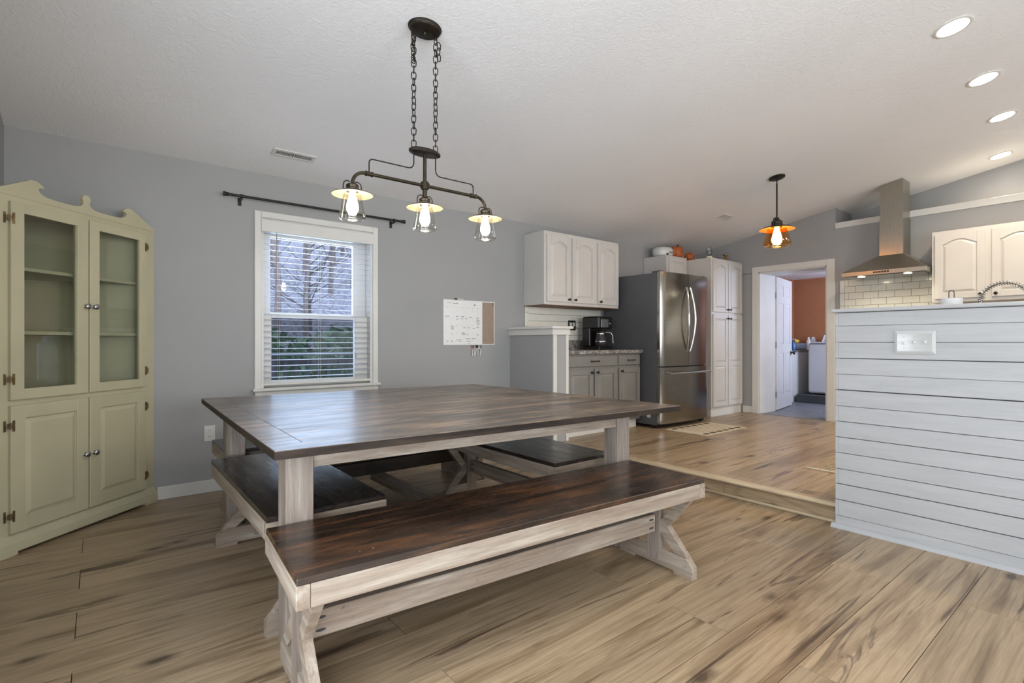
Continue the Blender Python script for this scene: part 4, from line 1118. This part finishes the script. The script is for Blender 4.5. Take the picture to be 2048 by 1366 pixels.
b = NB(); box(b, fx0 + 0.0, fx0 + 0.02, 3.56, 3.60, KZ, KZ + 0.04); box(b, fx1 - 0.05, fx1, 3.53, 3.57, KZ, KZ + 0.04); box(b, fx0 + 0.0, fx0 + 0.05, 4.15, 4.2, KZ, KZ + 0.04)
part('foot', b, m_blackpl, fr_)
b = NB(); box(b, fx0 - 0.0012, fx0, 3.60, 3.65, 0.235, 0.315); part('sticker', b, m_plate, fr_, 'white paper sticker')

# coffee maker with cord
cm = thing('coffee_maker', 'black drip coffee maker with glass carafe on the granite worktop', 'coffee maker', (4.54, 4.06, 1.008))
b = NB(); box(b, 4.43, 4.66, 3.96, 4.22, 1.008, 1.045, 0.008); part('base', b, m_blackpl, cm)
b = NB(); box(b, 4.43, 4.66, 4.11, 4.23, 1.045, 1.26, 0.008); part('water_tank', b, m_blackpl, cm)
b = NB(); box(b, 4.425, 4.665, 3.965, 4.23, 1.245, 1.388, 0.016); hd = part('brew_head', b, m_blackpl, cm)
b = NB(); box(b, 4.465, 4.585, 3.9625, 3.966, 1.262, 1.355, 0.001); part('chrome_panel', b, m_hand, hd, 'shiny chrome panel')
b = NB(); box(b, 4.595, 4.650, 3.9625, 3.966, 1.262, 1.355, 0.001); part('control_panel', b, m_blackpl, hd)
b = NB(); box(b, 4.60, 4.625, 3.9605, 3.963, 1.305, 1.311); part('indicator', b, m_plate, hd)
b = NB(); lathe(b, (4.535, 4.035, 1.046), [(0.058, 0), (0.070, 0.02), (0.072, 0.05), (0.062, 0.10), (0.050, 0.145), (0.052, 0.152)], n=24); ca = part('carafe', b, plain('smoked_carafe', (48, 46, 46), 0.06, 0.0), cm, 'glass carafe', smooth=True)
for zz, rr in ((0.055, 0.0735), (0.145, 0.053)):
    b = NB(); lathe(b, (4.535, 4.035, 1.046 + zz), [(rr, -0.006), (rr + 0.002, 0), (rr, 0.006)], n=24, close=False); part('band', b, m_hand, ca, smooth=True)
b = NB(); lathe(b, (4.535, 4.035, 1.198), [(0.054, 0), (0.05, 0.018), (0.02, 0.03), (0, 0.03)], n=20); part('lid', b, m_blackpl, ca, smooth=True)
b = NB(); tube(b, [(4.575, 4.0, 1.205), (4.615, 3.955, 1.20), (4.628, 3.94, 1.17), (4.632, 3.935, 1.08)], [0.009, 0.010, 0.010, 0.007], 8); part('handle', b, m_hand, ca, smooth=True)
b = NB(); tube(b, [(4.39, YW - 0.018, 1.270), (4.405, YW - 0.05, 1.262), (4.425, YW - 0.06, 1.22), (4.43, YW - 0.05, 1.12), (4.44, YW - 0.06, 1.04), (4.455, YW - 0.09, 1.013), (4.47, 4.235, 1.022)], 0.0032, 6)
part('power_cord', b, m_blackpl, cm, smooth=True)
b = NB(); lathe(b, (4.378, YW - 0.021, 1.268), [(0.014, 0), (0.012, 0.02), (0.005, 0.028)], (0.2, -1, 0), 10); part('plug', b, m_blackpl, cm)

# ------------------------------------------------------------------ things on top of the cabinets
b = NB(); lathe(b, (5.90, 4.15, 2.222), [(0.10, 0), (0.14, 0.02), (0.155, 0.07), (0.152, 0.10), (0.13, 0.125), (0.06, 0.14), (0, 0.142)], n=28, sx=1.0, sy=0.85)
cr = thing('slow_cooker', 'white oval lidded crock on the cabinet above the refrigerator', 'crock', (5.90, 4.15, 2.222))
part('pot', b, m_plate, cr, smooth=True)
b = NB(); lathe(b, (5.84, 4.045, 2.252), [(0.012, 0), (0.012, 0.02), (0, 0.022)], (0, -1, 0), 12); part('dial', b, m_blackpl, cr, 'small black dial')
b = NB(); box(b, 5.86, 5.94, 4.015, 4.03, 2.275, 2.285, 0.002); part('handle', b, m_steelhw, cr)
pk = thing('pumpkin_decoration', 'orange pumpkin decoration with a dark stem beside the white crock', 'pumpkin', (6.10, 4.02, 2.222))
m_pump = plain('orange_pumpkin', (172, 92, 48), 0.5, var=0.12, nscale=14)
for i in range(8):
    a = i * PI / 4; b = NB(); sphere(b, (6.10 + math.cos(a) * 0.045, 4.07 + math.sin(a) * 0.04, 2.222 + 0.082), 0.05, 0.05, 0.08, 12); part('segment', b, m_pump, pk, smooth=True)
b = NB(); tube(b, [(6.10, 4.07, 2.36), (6.105, 4.07, 2.392), (6.13, 4.06, 2.405)], [0.016, 0.010, 0.008], 8); part('stem', b, m_bronze_dk, pk, smooth=True)
pk2 = thing('pumpkin_decoration', 'smaller orange pumpkin decoration tucked right of the larger one', 'pumpkin', (6.16, 3.9, 2.192))
for i in range(7):
    a = i * 2 * PI / 7; b = NB(); sphere(b, (6.265 + math.cos(a) * 0.032, 3.98 + math.sin(a) * 0.03, 2.192 + 0.058), 0.038, 0.038, 0.056, 12); part('segment', b, m_pump, pk2, smooth=True)
b = NB(); tube(b, [(6.265, 3.98, 2.29), (6.27, 3.98, 2.315)], [0.010, 0.006], 8); part('stem', b, m_bronze_dk, pk2)
hv = thing('hurricane_lamp', 'clear glass hurricane vase on a cream foot at the front corner of the pantry', 'vase', (6.24, 3.67, 2.192))
b = NB(); lathe(b, (6.245, 3.68, 2.192), [(0.038, 0), (0.038, 0.018), (0.028, 0.026), (0, 0.026)], n=18); part('foot', b, plain('cream_ceramic', (220, 214, 180), 0.4), hv, smooth=True)
b = NB(); lathe(b, (6.245, 3.68, 2.219), [(0.026, 0), (0.040, 0.04), (0.038, 0.09), (0.030, 0.125), (0.028, 0.125), (0.036, 0.09), (0.038, 0.04), (0.024, 0.002)], n=20, close=False); part('chimney', b, m_lglass, hv, smooth=True)
jb = thing('glass_bottle', 'glass bottle with a silver cap near the right end of the pantry top', 'bottle', (6.72, 3.72, 2.192))
b = NB(); lathe(b, (6.72, 3.72, 2.192), [(0.026, 0), (0.028, 0.02), (0.024, 0.08), (0.018, 0.09), (0, 0.09)], n=16); part('body', b, m_aglass, jb, smooth=True)
b = NB(); lathe(b, (6.72, 3.72, 2.282), [(0.034, 0), (0.036, 0.012), (0.022, 0.022), (0, 0.024)], n=16); part('cap', b, m_brass, jb, smooth=True)
sd = thing('metal_dish', 'small dark metal dish lying on the pantry top', 'dish', (6.52, 3.72, 2.192))
b = NB(); lathe(b, (6.52, 3.73, 2.192), [(0.020, 0), (0.03, 0.006), (0.045, 0.028), (0.043, 0.030), (0.025, 0.009), (0, 0.008)], n=20); part('bowl', b, m_steelhw, sd, smooth=True)
b = NB(); sphere(b, (6.50, 3.73, 2.214), 0.016); part('ball', b, m_blackpl, sd, smooth=True)

# ------------------------------------------------------------------ doorway, casing, door, laundry room
dw = struct('trim_4', NB(), m_white)
for y0, y1, z0, z1 in ((DY1, 3.480, KZ, 2.112), (2.457 + 0.002, DY0, KZ, 2.112), (DY0, DY1, DZ, 2.112)):
    b = NB(); box(b, 6.982, 7.0, y0, y1, z0, z1, 0.004); part('casing', b, m_white, dw)
b = NB(); box(b, 6.995, 7.45, DY1 - 0.015, DY1, KZ, DZ - 0.001); box(b, 6.995, 7.45, DY0, DY0 + 0.015, KZ, DZ - 0.001); box(b, 6.995, 7.45, DY0, DY1, DZ - 0.015, DZ - 0.001)
part('jamb', b, m_white, dw)
# laundry shell
m_lfloor = plain('grey_laundry_tile', (112, 114, 118), 0.45, var=0.05)
lx1, ly0, ly1, lz = 9.72, 1.55, 4.08, 2.20
bm = NB(); box(bm, 7.02, lx1 + 0.1, ly0, ly1 + 0.1, KZ - 0.1, KZ - 0.004); lf = struct('floor_laundry', bm, m_groove)
for i in range(6):
    for j in range(6):
        x0 = 7.44 + i * 0.38; y0 = ly0 + j * 0.4217
        if x0 > lx1 - .02: continue
        b = NB(); box(b, x0 + .002, min(x0 + 0.378, lx1), y0 + .002, y0 + 0.4197, KZ - 0.006, KZ, 0.001); part('floor_tile', b, m_lfloor, lf)
b = NB(); box(b, 7.02, 7.438, DY0, DY1, KZ - 0.006, KZ + 0.002, 0.001); part('threshold', b, m_lfloor, lf)
bm = NB(); box(bm, lx1, lx1 + 0.08, ly0, ly1 + 0.08, KZ - 0.05, 2.45); struct('wall_laundry_end', bm, m_orange)
bm = NB(); box(bm, 7.44, lx1, ly1, ly1 + 0.08, KZ - 0.05, 2.45); struct('wall_laundry_left', bm, m_orange)
bm = NB(); box(bm, 7.44, lx1, ly0 - 0.08, ly0, KZ - 0.05, 2.45)
struct('wall_laundry_right', bm, m_orange)
bm = NB(); box(bm, 7.44, 7.452, DY1, ly1, KZ, 2.45); box(bm, 7.44, 7.452, ly0, DY0, KZ, 2.45); box(bm, 7.44, 7.452, DY0, DY1, DZ + .001, 2.45); struct('wall_laundry_near', bm, m_orange)
bm = NB(); box(bm, 7.44, lx1, ly0, ly1, lz + 0.0, lz + 0.08); struct('ceiling_laundry', bm, m_ceil)
# six panel door swung open
hx, hy = 7.462, 3.372; tx_, ty_ = 8.285, 3.515
U = Vector((tx_ - hx, ty_ - hy, 0)); dwid = U.length; U.normalize(); N = Vector((U.y, -U.x, 0))
FDo = Fr((hx, hy, 0), U, N)
dor = struct('door_1', NB(), m_white)
def six(F, sgn):
    b = NB(); z0, z1 = KZ + 0.012, 2.015
    fbox(b, F, 0, dwid, z0, z1, -0.028, 0.0)
    st = 0.11; cw = (dwid - 3 * st) / 2
    rows = [(z0 + 0.20, z0 + 0.80), (z0 + 0.93, z0 + 1.52), (z0 + 1.62, z1 - 0.11)]
    for c0, c1 in ((0.0, 0.006),):
        for a0, a1 in ((0, st), (st + cw, 2 * st + cw), (2 * st + 2 * cw, dwid)): fbox(b, F, a0, a1, z0, z1, c0, c1)
        zz = [z0] + [q for r in rows for q in r] + [z1]
        for k in range(0, len(zz), 2):
            for a0 in (st, 2 * st + cw): fbox(b, F, a0, a0 + cw, zz[k], zz[k + 1], c0, c1)
    for r0, r1 in rows:
        for a0 in (st, 2 * st + cw):
            P = [(a0 + .01, r0 + .01), (a0 + cw - .01, r0 + .01), (a0 + cw - .01, r1 - .01), (a0 + .01, r1 - .01)]; loft(b, F, P, 0, shrink(P, 0.025), 0.005)
    return b
part('panel', six(FDo, 1), m_white, dor)
b = NB(); lathe(b, FDo.p(dwid - 0.065, 0.93, 0.006), [(0.028, 0), (0.026, 0.006), (0.011, 0.01), (0.011, 0.03), (0.027, 0.038), (0.030, 0.05), (0.022, 0.06), (0, 0.062)], FDo.N, 16); part('door_handle', b, m_bronze_dk, dor, smooth=True)
for z in (0.35, 1.05, 1.75):
    b = NB(); box(b, 7.452, 7.468, 3.366, 3.377, z - 0.045, z + 0.045); part('hinge', b, m_steelhw, dor)
# washer on its pedestal
m_appl = plain('white_appliance_enamel', (216, 217, 220), 0.25, var=0.01)
wa = thing('washing_machine', 'white top loading washing machine on a dark platform in the laundry room', 'washing machine', (9.25, 3.18, 0.25))
b = NB(); box(b, 8.92, 9.58, 2.84, 3.53, 0.275, 1.075, 0.025); part('body', b, m_appl, wa)
b = NB(); box(b, 8.93, 9.40, 2.87, 3.50, 1.076, 1.092, 0.006); part('lid', b, m_appl, wa)
b = NB(); box(b, 8.915, 8.935, 2.86, 3.51, 1.058, 1.070, 0.003); part('lid_seam', b, plain('grey_seam', (120, 124, 134), 0.4), wa)
b = NB(); hexa(b, [(9.42, 2.86, 1.076), (9.58, 2.86, 1.076), (9.58, 3.52, 1.076), (9.42, 3.52, 1.076), (9.49, 2.88, 1.21), (9.58, 2.88, 1.21), (9.58, 3.50, 1.21), (9.49, 3.50, 1.21)]); part('console', b, m_appl, wa)
b = NB(); hexa(b, [(9.415, 2.90, 1.09), (9.423, 2.90, 1.09), (9.423, 3.47, 1.09), (9.415, 3.47, 1.09), (9.478, 2.91, 1.195), (9.487, 2.91, 1.195), (9.487, 3.46, 1.195), (9.478, 3.46, 1.195)]); part('display_panel', b, plain('grey_console', (130, 138, 150), 0.3), wa)
for x in (8.97, 9.53):
    for y in (2.9, 3.47):
        b = NB(); lathe(b, (x, y, 0.25), [(0.02, 0), (0.02, 0.028)], n=10); part('foot', b, m_blackpl, wa)
b = NB(); box(b, 8.80, 9.66, 2.50, 3.66, KZ, 0.25, 0.004); solo('appliance_platform', b, plain('dark_grey_platform', (74, 76, 80), 0.6), 'dark grey wooden platform under the washing machine', 'platform', loc=(9.2, 3.1, KZ))
lc = thing('laundry_cabinet', 'white base cabinet in the laundry corner left of the washer', 'cabinet', (9.3, 3.88, KZ))
b = NB(); box(b, 8.62, 9.70, 3.70, 4.075, KZ, 0.93); part('body', b, m_white, lc)
b = NB(); box(b, 8.60, 9.71, 3.68, 4.078, 0.931, 0.955, 0.003); part('top', b, m_greycab, lc, 'grey top')
# items on the laundry cabinet
b = NB(); box(b, 8.98, 9.42, 3.76, 4.03, 0.956, 1.07, 0.01); solo('storage_bin', b, plain('grey_bin', (112, 118, 128), 0.5), 'grey storage bin of cleaning things on the laundry cabinet', 'bin', loc=(9.1, 3.9, 0.956))
sp_ = thing('spray_bottle', 'blue spray bottle with a white trigger on the laundry cabinet', 'bottle', (8.86, 3.735, 0.956))
b = NB(); lathe(b, (8.86, 3.735, 0.956), [(0.035, 0), (0.038, 0.02), (0.038, 0.10), (0.015, 0.14), (0.012, 0.16), (0, 0.16)], n=16); part('body', b, plain('blue_plastic', (60, 104, 150), 0.3), sp_, smooth=True)
b = NB(); box(b, 8.85, 8.87, 3.69, 3.76, 1.117, 1.145, 0.004); box(b, 8.855, 8.865, 3.697, 3.704, 1.08, 1.117); part('trigger', b, m_plate, sp_)
for x, y, z, lab, col in ((9.26, 3.82, 1.071, 'yellow cleaning bottle lying across the grey bin', (214, 178, 50)), ):
    b = NB(); lathe(b, (x - .09, y, z + 0.034), [(0.01, 0), (0.03, 0.02), (0.032, 0.13), (0.015, 0.16), (0, 0.18)], (1, 0.2, 0), 12); solo('cleaning_bottle', b, plain('yellow_plastic', col, 0.4), lab, 'bottle', loc=(x, y, z), smooth=True)
b = NB(); lathe(b, (9.55, 3.77, 0.956), [(0.04, 0), (0.042, 0.02), (0.04, 0.14), (0.018, 0.19), (0.018, 0.22), (0, 0.222)], n=16); solo('detergent_bottle', b, m_plate, 'tall white detergent bottle between the bin and the washer', 'bottle', loc=(9.55, 3.77, 0.956), smooth=True)
b = NB(); lathe(b, (9.645, 3.735, 0.956), [(0.05, 0), (0.052, 0.16), (0.03, 0.21), (0.02, 0.225), (0, 0.226)], n=16); solo('detergent_jug', b, m_plate, 'wide white detergent jug in the laundry corner by the end wall', 'jug', loc=(9.645, 3.735, 0.956), smooth=True)

# ------------------------------------------------------------------ kitchen end wall: hood, tile, uppers
FE = Fr((XK, 0, 0), (0, -1, 0), (-1, 0, 0))      # a = -y
tiles('trim_5', FE, -2.408, 1.2, 1.06, 1.835, 0.153, 0.0775, 0.04)
hood = thing('range_hood', 'stainless steel chimney range hood above the white tiles', 'range hood', (6.75, 1.84, 1.82))
b = NB()
y0, y1 = 1.462, 2.222
m4 = [(6.5, y0, 1.864), (6.985, y0, 1.864), (6.985, y1, 1.864), (6.5, y1, 1.864)]
box(b, 6.5, 6.985, y0, y1, 1.818, 1.864, 0.002); lip = part('lip', b, m_steel_hd, hood)
b = NB(); hexa(b, [(6.503, y0 + .003, 1.865), (6.985, y0 + .003, 1.865), (6.985, y1 - .003, 1.865), (6.503, y1 - .003, 1.865), (6.725, 1.705, 2.045), (6.985, 1.705, 2.045), (6.985, 1.932, 2.045), (6.725, 1.932, 2.045)])
part('canopy', b, m_steel_hd, hood)
b = NB(); zt = lambda y: cz(y) - 0.004
hexa(b, [(6.73, 1.71, 2.046), (6.984, 1.71, 2.046), (6.984, 1.927, 2.046), (6.73, 1.927, 2.046), (6.73, 1.71, 2.44), (6.984, 1.71, 2.44), (6.984, 1.927, 2.44), (6.73, 1.927, 2.44)])
part('duct_cover', b, m_steel_hd, hood)
b = NB()
hexa(b, [(6.735, 1.715, 2.441), (6.980, 1.715, 2.441), (6.980, 1.922, 2.441), (6.735, 1.922, 2.441), (6.735, 1.715, zt(1.715)), (6.980, 1.715, zt(1.715)), (6.980, 1.922, zt(1.922)), (6.735, 1.922, zt(1.922))])
part('duct_extension', b, m_steel_hd, hood)
b = NB(); box(b, 6.497, 6.5, 1.775, 1.919, 1.835, 1.852); cp_ = part('control_panel', b, m_blackpl, hood, 'black control strip')
for i in range(5):
    b = NB(); lathe(b, (6.497, 1.795 + i * 0.026, 1.8435), [(0.0045, 0), (0.0045, 0.002)], (-1, 0, 0), 10); part('button', b, m_steelhw, cp_)
b = NB(); box(b, 6.53, 6.96, y0 + .03, y1 - .03, 1.812, 1.818); un = part('filter_panel', b, m_steel, hood)
for y in (2.045, 1.628):
    b = NB(); lathe(b, (6.56, y, 1.8125), [(0.034, 0), (0.034, -0.004), (0, -0.005)], n=20); part('lamp', b, m_hoodlamp, un)
    light('hood_lamp', 'SPOT', (6.57, y, 1.80), 3.2, (1, 0.95, 0.78), 0.02, target=(6.75, y, 1.0), spot=math.radians(130), blend=0.7)
# right wall cabinets
FR_ = Fr((6.67, 0, 0), (0, -1, 0), (-1, 0, 0))
ur = thing('wall_cabinet', 'white wall cabinet with arched doors right of the range hood', 'cabinet', (6.84, 0.6, 1.495))
b = NB(); box(b, 6.67, 6.98, -0.6, 1.452, 1.495, 2.215, 0.001); part('body', b, m_cab, ur)
for a0, a1, kx in ((-1.425, -1.045, -1.075), (-0.995, -0.615, -0.965), (-0.56, -0.18, -0.21), (-0.13, 0.25, -0.10)):
    d = panel_door('door', ur, FR_, a0, a1, 1.53, 2.18, m_cab, 0.058, arch=0.05); knob(d, FR_, kx, 1.56, 0.02, m_bronze_dk, 0.015)

# ------------------------------------------------------------------ shiplap peninsula
SX = 3.43; PY0, PY1 = -2.2, 1.200
bm = NB(); box(bm, SX + 0.0, SX + 0.13, PY0, PY1 - 0.02, 0, 1.268); ship = struct('wall_peninsula', bm, m_gap)
FS = Fr((SX, PY1, 0), (0, -1, 0), (-1, 0, 0))
zl = [0.0, 0.073, 0.166, 0.26, 0.349, 0.443, 0.537, 0.629, 0.72, 0.815, 0.908, 1.001, 1.095, 1.191, 1.268]
rs = random.Random(9)
for i in range(len(zl) - 1):
    z0, z1 = zl[i] + 0.0020 * rs.uniform(0.3, 1.5), zl[i + 1] - 0.0020 * rs.uniform(0.3, 1.6)
    off = 0.016 if (i % 2) else 0.0
    c1 = 0.015 + rs.uniform(-0.0012, 0.0012)
    wob = rs.uniform(-0.0012, 0.0012)
    b = NB()
    pts0 = [(off, z0), (3.3, z0 + wob), (3.3, z1 + wob), (off, z1)]
    prism(b, FS, pts0, 0.0, c1 - 0.0015, cap1=False)
    loft(b, FS, pts0, c1 - 0.0015, [(off + .0015, z0 + .0015), (3.2985, z0 + wob + .0015), (3.2985, z1 + wob - .0015), (off + .0015, z1 - .0015)], c1)
    part('board', b, m_ship, ship)
    # end boards of the narrow face
    b = NB()
    if off: box(b, SX - 0.015, SX + 0.13, PY1 - 0.0155, PY1, z0, z1, 0.001)
    else: box(b, SX + 0.0005, SX + 0.13, PY1 - 0.0195, PY1 - 0.0005, z0, z1, 0.001)
    part('end_board', b, m_ship, ship)
b = NB()   # shoe moulding
prof = [(0.015, 0.0), (0.036, 0.0), (0.035, 0.010), (0.029, 0.019), (0.022, 0.024), (0.015, 0.026)]
A = [b.verts.new(FS.p(-0.018, z, c)) for c, z in prof]; B = [b.verts.new(FS.p(3.3, z, c)) for c, z in prof]
b.faces.new(A); b.faces.new(B[::-1])
for i in range(len(prof)): b.faces.new((A[i], B[i], B[(i + 1) % len(prof)], A[(i + 1) % len(prof)]))
part('shoe_moulding', b, m_ship, ship, smooth=True)
b = NB(); box(b, SX - 0.034, SX + 0.165, PY0, PY1 + 0.018, 1.270, 1.291, 0.004); part('cap_board', b, m_ship, ship)
# triple switch
m_swplate = plain('switch_plate_plastic', (186, 186, 184), 0.2, var=0.01)
FT = Fr((SX - 0.0165, 0.8165, 1.095), (0, -1, 0), (-1, 0, 0))
sw = thing('light_switch', 'white triple light switch plate on the shiplap wall', 'switch', tuple(FT.p(0, 0, 0)))
b = NB(); P = [(-0.090, -0.062), (0.090, -0.062), (0.090, 0.062), (-0.090, 0.062)]
prism(b, FT, P, 0, 0.003, cap1=False); loft(b, FT, P, 0.003, shrink(P, 0.014), 0.011, cap=False); loft(b, FT, shrink(P, 0.014), 0.011, shrink(P, 0.026), 0.007)
part('plate', b, m_swplate, sw, smooth=True)
for i, a in enumerate((-0.046, 0, 0.046)):
    b = NB(); fbox(b, FT, a - 0.005, a + 0.005, -0.004 if i else -0.010, 0.010 if i else 0.004, 0.007, 0.017, 0.002); part('toggle', b, m_swplate, sw)
    b = NB()
    for z in (-0.029, 0.029): lathe(b, FT.p(a, z, 0.0068), [(0.003, 0), (0.0025, 0.001)], FT.N, 8)
    part('screw', b, m_steelhw, sw)

# counter behind peninsula with faucet and towel roll
pc = thing('sink_cabinet', 'white base cabinet with sink worktop behind the shiplap wall', 'cabinet', (3.88, -0.5, KZ))
b = NB(); box(b, 3.58, 4.14, PY0, 1.15, KZ, 0.985); part('body', b, m_cab, pc)
b = NB(); box(b, 3.575, 4.18, PY0, 1.17, 0.987, 1.027, 0.004); part('worktop', b, m_granite, pc)
pt = thing('paper_towel_holder', 'white paper towel roll on a black holder with a wire loop behind the shiplap wall', 'paper towels', (3.78, 0.735, 1.027))
b = NB(); lathe(b, (3.78, 0.735, 1.027), [(0.07, 0), (0.07, 0.01), (0, 0.012)], n=24); part('base', b, m_blackpl, pt)
b = NB(); lathe(b, (3.78, 0.735, 1.042), [(0.020, 0), (0.049, 0), (0.049, 0.302), (0.020, 0.302)], n=32, close=False); part('paper_roll', b, plain('white_paper', (224, 224, 222), 0.85, var=0.01), pt, 'white paper roll', smooth=True)
b = NB(); y_ = 0.735; pts = [(3.78, y_ - 0.0115, 1.04), (3.78, y_ - 0.0115, 1.372)] + [tuple(p) for p in arc((3.78, y_, 1.378), 0.0115, PI, 0, 8, (0, 1, 0), (0, 0, 1))] + [(3.78, y_ + 0.0115, 1.04)]
tube(b, pts, 0.0022, 8); part('wire_loop', b, m_blackpl, pt, smooth=True)
fa = thing('kitchen_faucet', 'tall chrome spring spout faucet rising behind the shiplap wall', 'faucet', (3.80, 0.42, 1.027))
m_chrome = plain('chrome', (190, 186, 180), 0.15, 1.0)
FY = 0.42; fr0 = 0.098
b = NB(); lathe(b, (3.80, FY, 1.027), [(0.028, 0), (0.026, 0.01), (0.017, 0.02), (0.016, 0.20), (0.013, 0.21), (0.013, 0.25)], n=18); part('column', b, m_chrome, fa, smooth=True)
path = [Vector((3.80, FY, 1.28 + 0.0))] + arc((3.80, FY + fr0, 1.318), fr0, PI, 0.12, 40, (0, 1, 0), (0, 0, 1)) + [Vector((3.80, FY + 2 * fr0 - 0.004, 1.290))]
b = NB(); tube(b, path, 0.0045, 8); part('hose', b, m_chrome, fa, smooth=True)
b = NB(); coil = []; turns = 30; steps = turns * 8
cum = [0]
for i in range(1, len(path)): cum.append(cum[-1] + (path[i] - path[i - 1]).length)
def pat(s):
    for i in range(1, len(path)):
        if s <= cum[i] + 1e-9:
            t = (s - cum[i - 1]) / max(1e-9, cum[i] - cum[i - 1]); return path[i - 1].lerp(path[i], t), (path[i] - path[i - 1]).normalized()
    return path[-1], (path[-1] - path[-2]).normalized()
for i in range(steps + 1):
    p, tg = pat(cum[-1] * i / steps); u = Vector((1, 0, 0)); v = tg.cross(u); a = 2 * PI * i / 8
    coil.append(p + u * math.cos(a) * 0.012 + v * math.sin(a) * 0.012)
tube(b, coil, 0.0019, 5); part('spring', b, m_chrome, fa, smooth=True)
b = NB(); tube(b, [path[-1], path[-1] + Vector((0, -0.006, -0.05)), path[-1] + Vector((0, -0.016, -0.12))], [0.012, 0.014, 0.017], 12); part('spray_head', b, m_chrome, fa, smooth=True)

# ------------------------------------------------------------------ rugs
rg1 = thing('kitchen_rug', 'cream striped rug with brown oval motifs in front of the refrigerator', 'rug', (5.3, 3.16, KZ))
m_cream = plain('cream_weave', (196, 186, 166), 0.95, var=0.06, nscale=60, bump=0.4, bscale=220)
m_brown = plain('brown_weave', (84, 66, 52), 0.95, var=0.1, nscale=60)
m_tan = plain('tan_weave', (150, 130, 104), 0.95, var=0.1, nscale=60)
b = NB(); box(b, 4.90, 5.74, 2.915, 3.41, KZ + .0005, KZ + 0.007, 0.002); part('weave', b, m_cream, rg1)
for i in range(6):
    y = 3.03 + i * 0.052; b = NB(); box(b, 5.03, 5.61, y, y + 0.009, KZ + 0.007, KZ + 0.0078); part('stripe', b, m_tan, rg1)
for yy in (2.975, 3.36):
    for i in range(6):
        b = NB(); lathe(b, (5.0 + i * 0.128, yy, KZ + 0.007), [(0.056, 0), (0.052, 0.001), (0, 0.0012)], n=16, sy=0.5); part('motif', b, m_brown, rg1)
for yy0, yy1 in ((2.885, 2.915),):
    pass
rg2 = thing('woven_mat', 'brown and cream woven mat partly hidden behind the shiplap wall', 'rug', (4.7, 1.2, KZ))
b = NB(); box(b, 4.28, 5.0, 0.4, 1.685, KZ + .0005, KZ + 0.008, 0.002); part('weave', b, m_tan, rg2)
for i in range(24):
    x = 4.32 + i * 0.028; b = NB(); box(b, x, x + 0.009, 0.45, 1.64, KZ + 0.008, KZ + 0.009); part('stripe', b, m_brown if i % 2 else m_cream, rg2)
b = NB()
box(b, 4.262, 4.280, 0.4, 1.70, KZ + .0005, KZ + 0.012, 0.003)
part('binding', b, m_cream, rg2)

# ------------------------------------------------------------------ lamps' own light
for s in (-1, 0, 1):
    light('chandelier_bulb', 'POINT', (CX + s * LX, CY, 1.74), 34, (1.0, 0.95, 0.88), 0.03)
light('pendant_bulb', 'POINT', (PX, PY, 2.12), 7, (1.0, 0.82, 0.6), 0.04)
for x, y, lab in REC:
    p = Vector((x, y, cz(y))) + CN * 0.02
    light('recessed_lamp', 'SPOT', p, 40 if x < 7 else 8, (1.0, 0.81, 0.58), 0.07, target=(x, y, 0), spot=math.radians(150), blend=0.8)
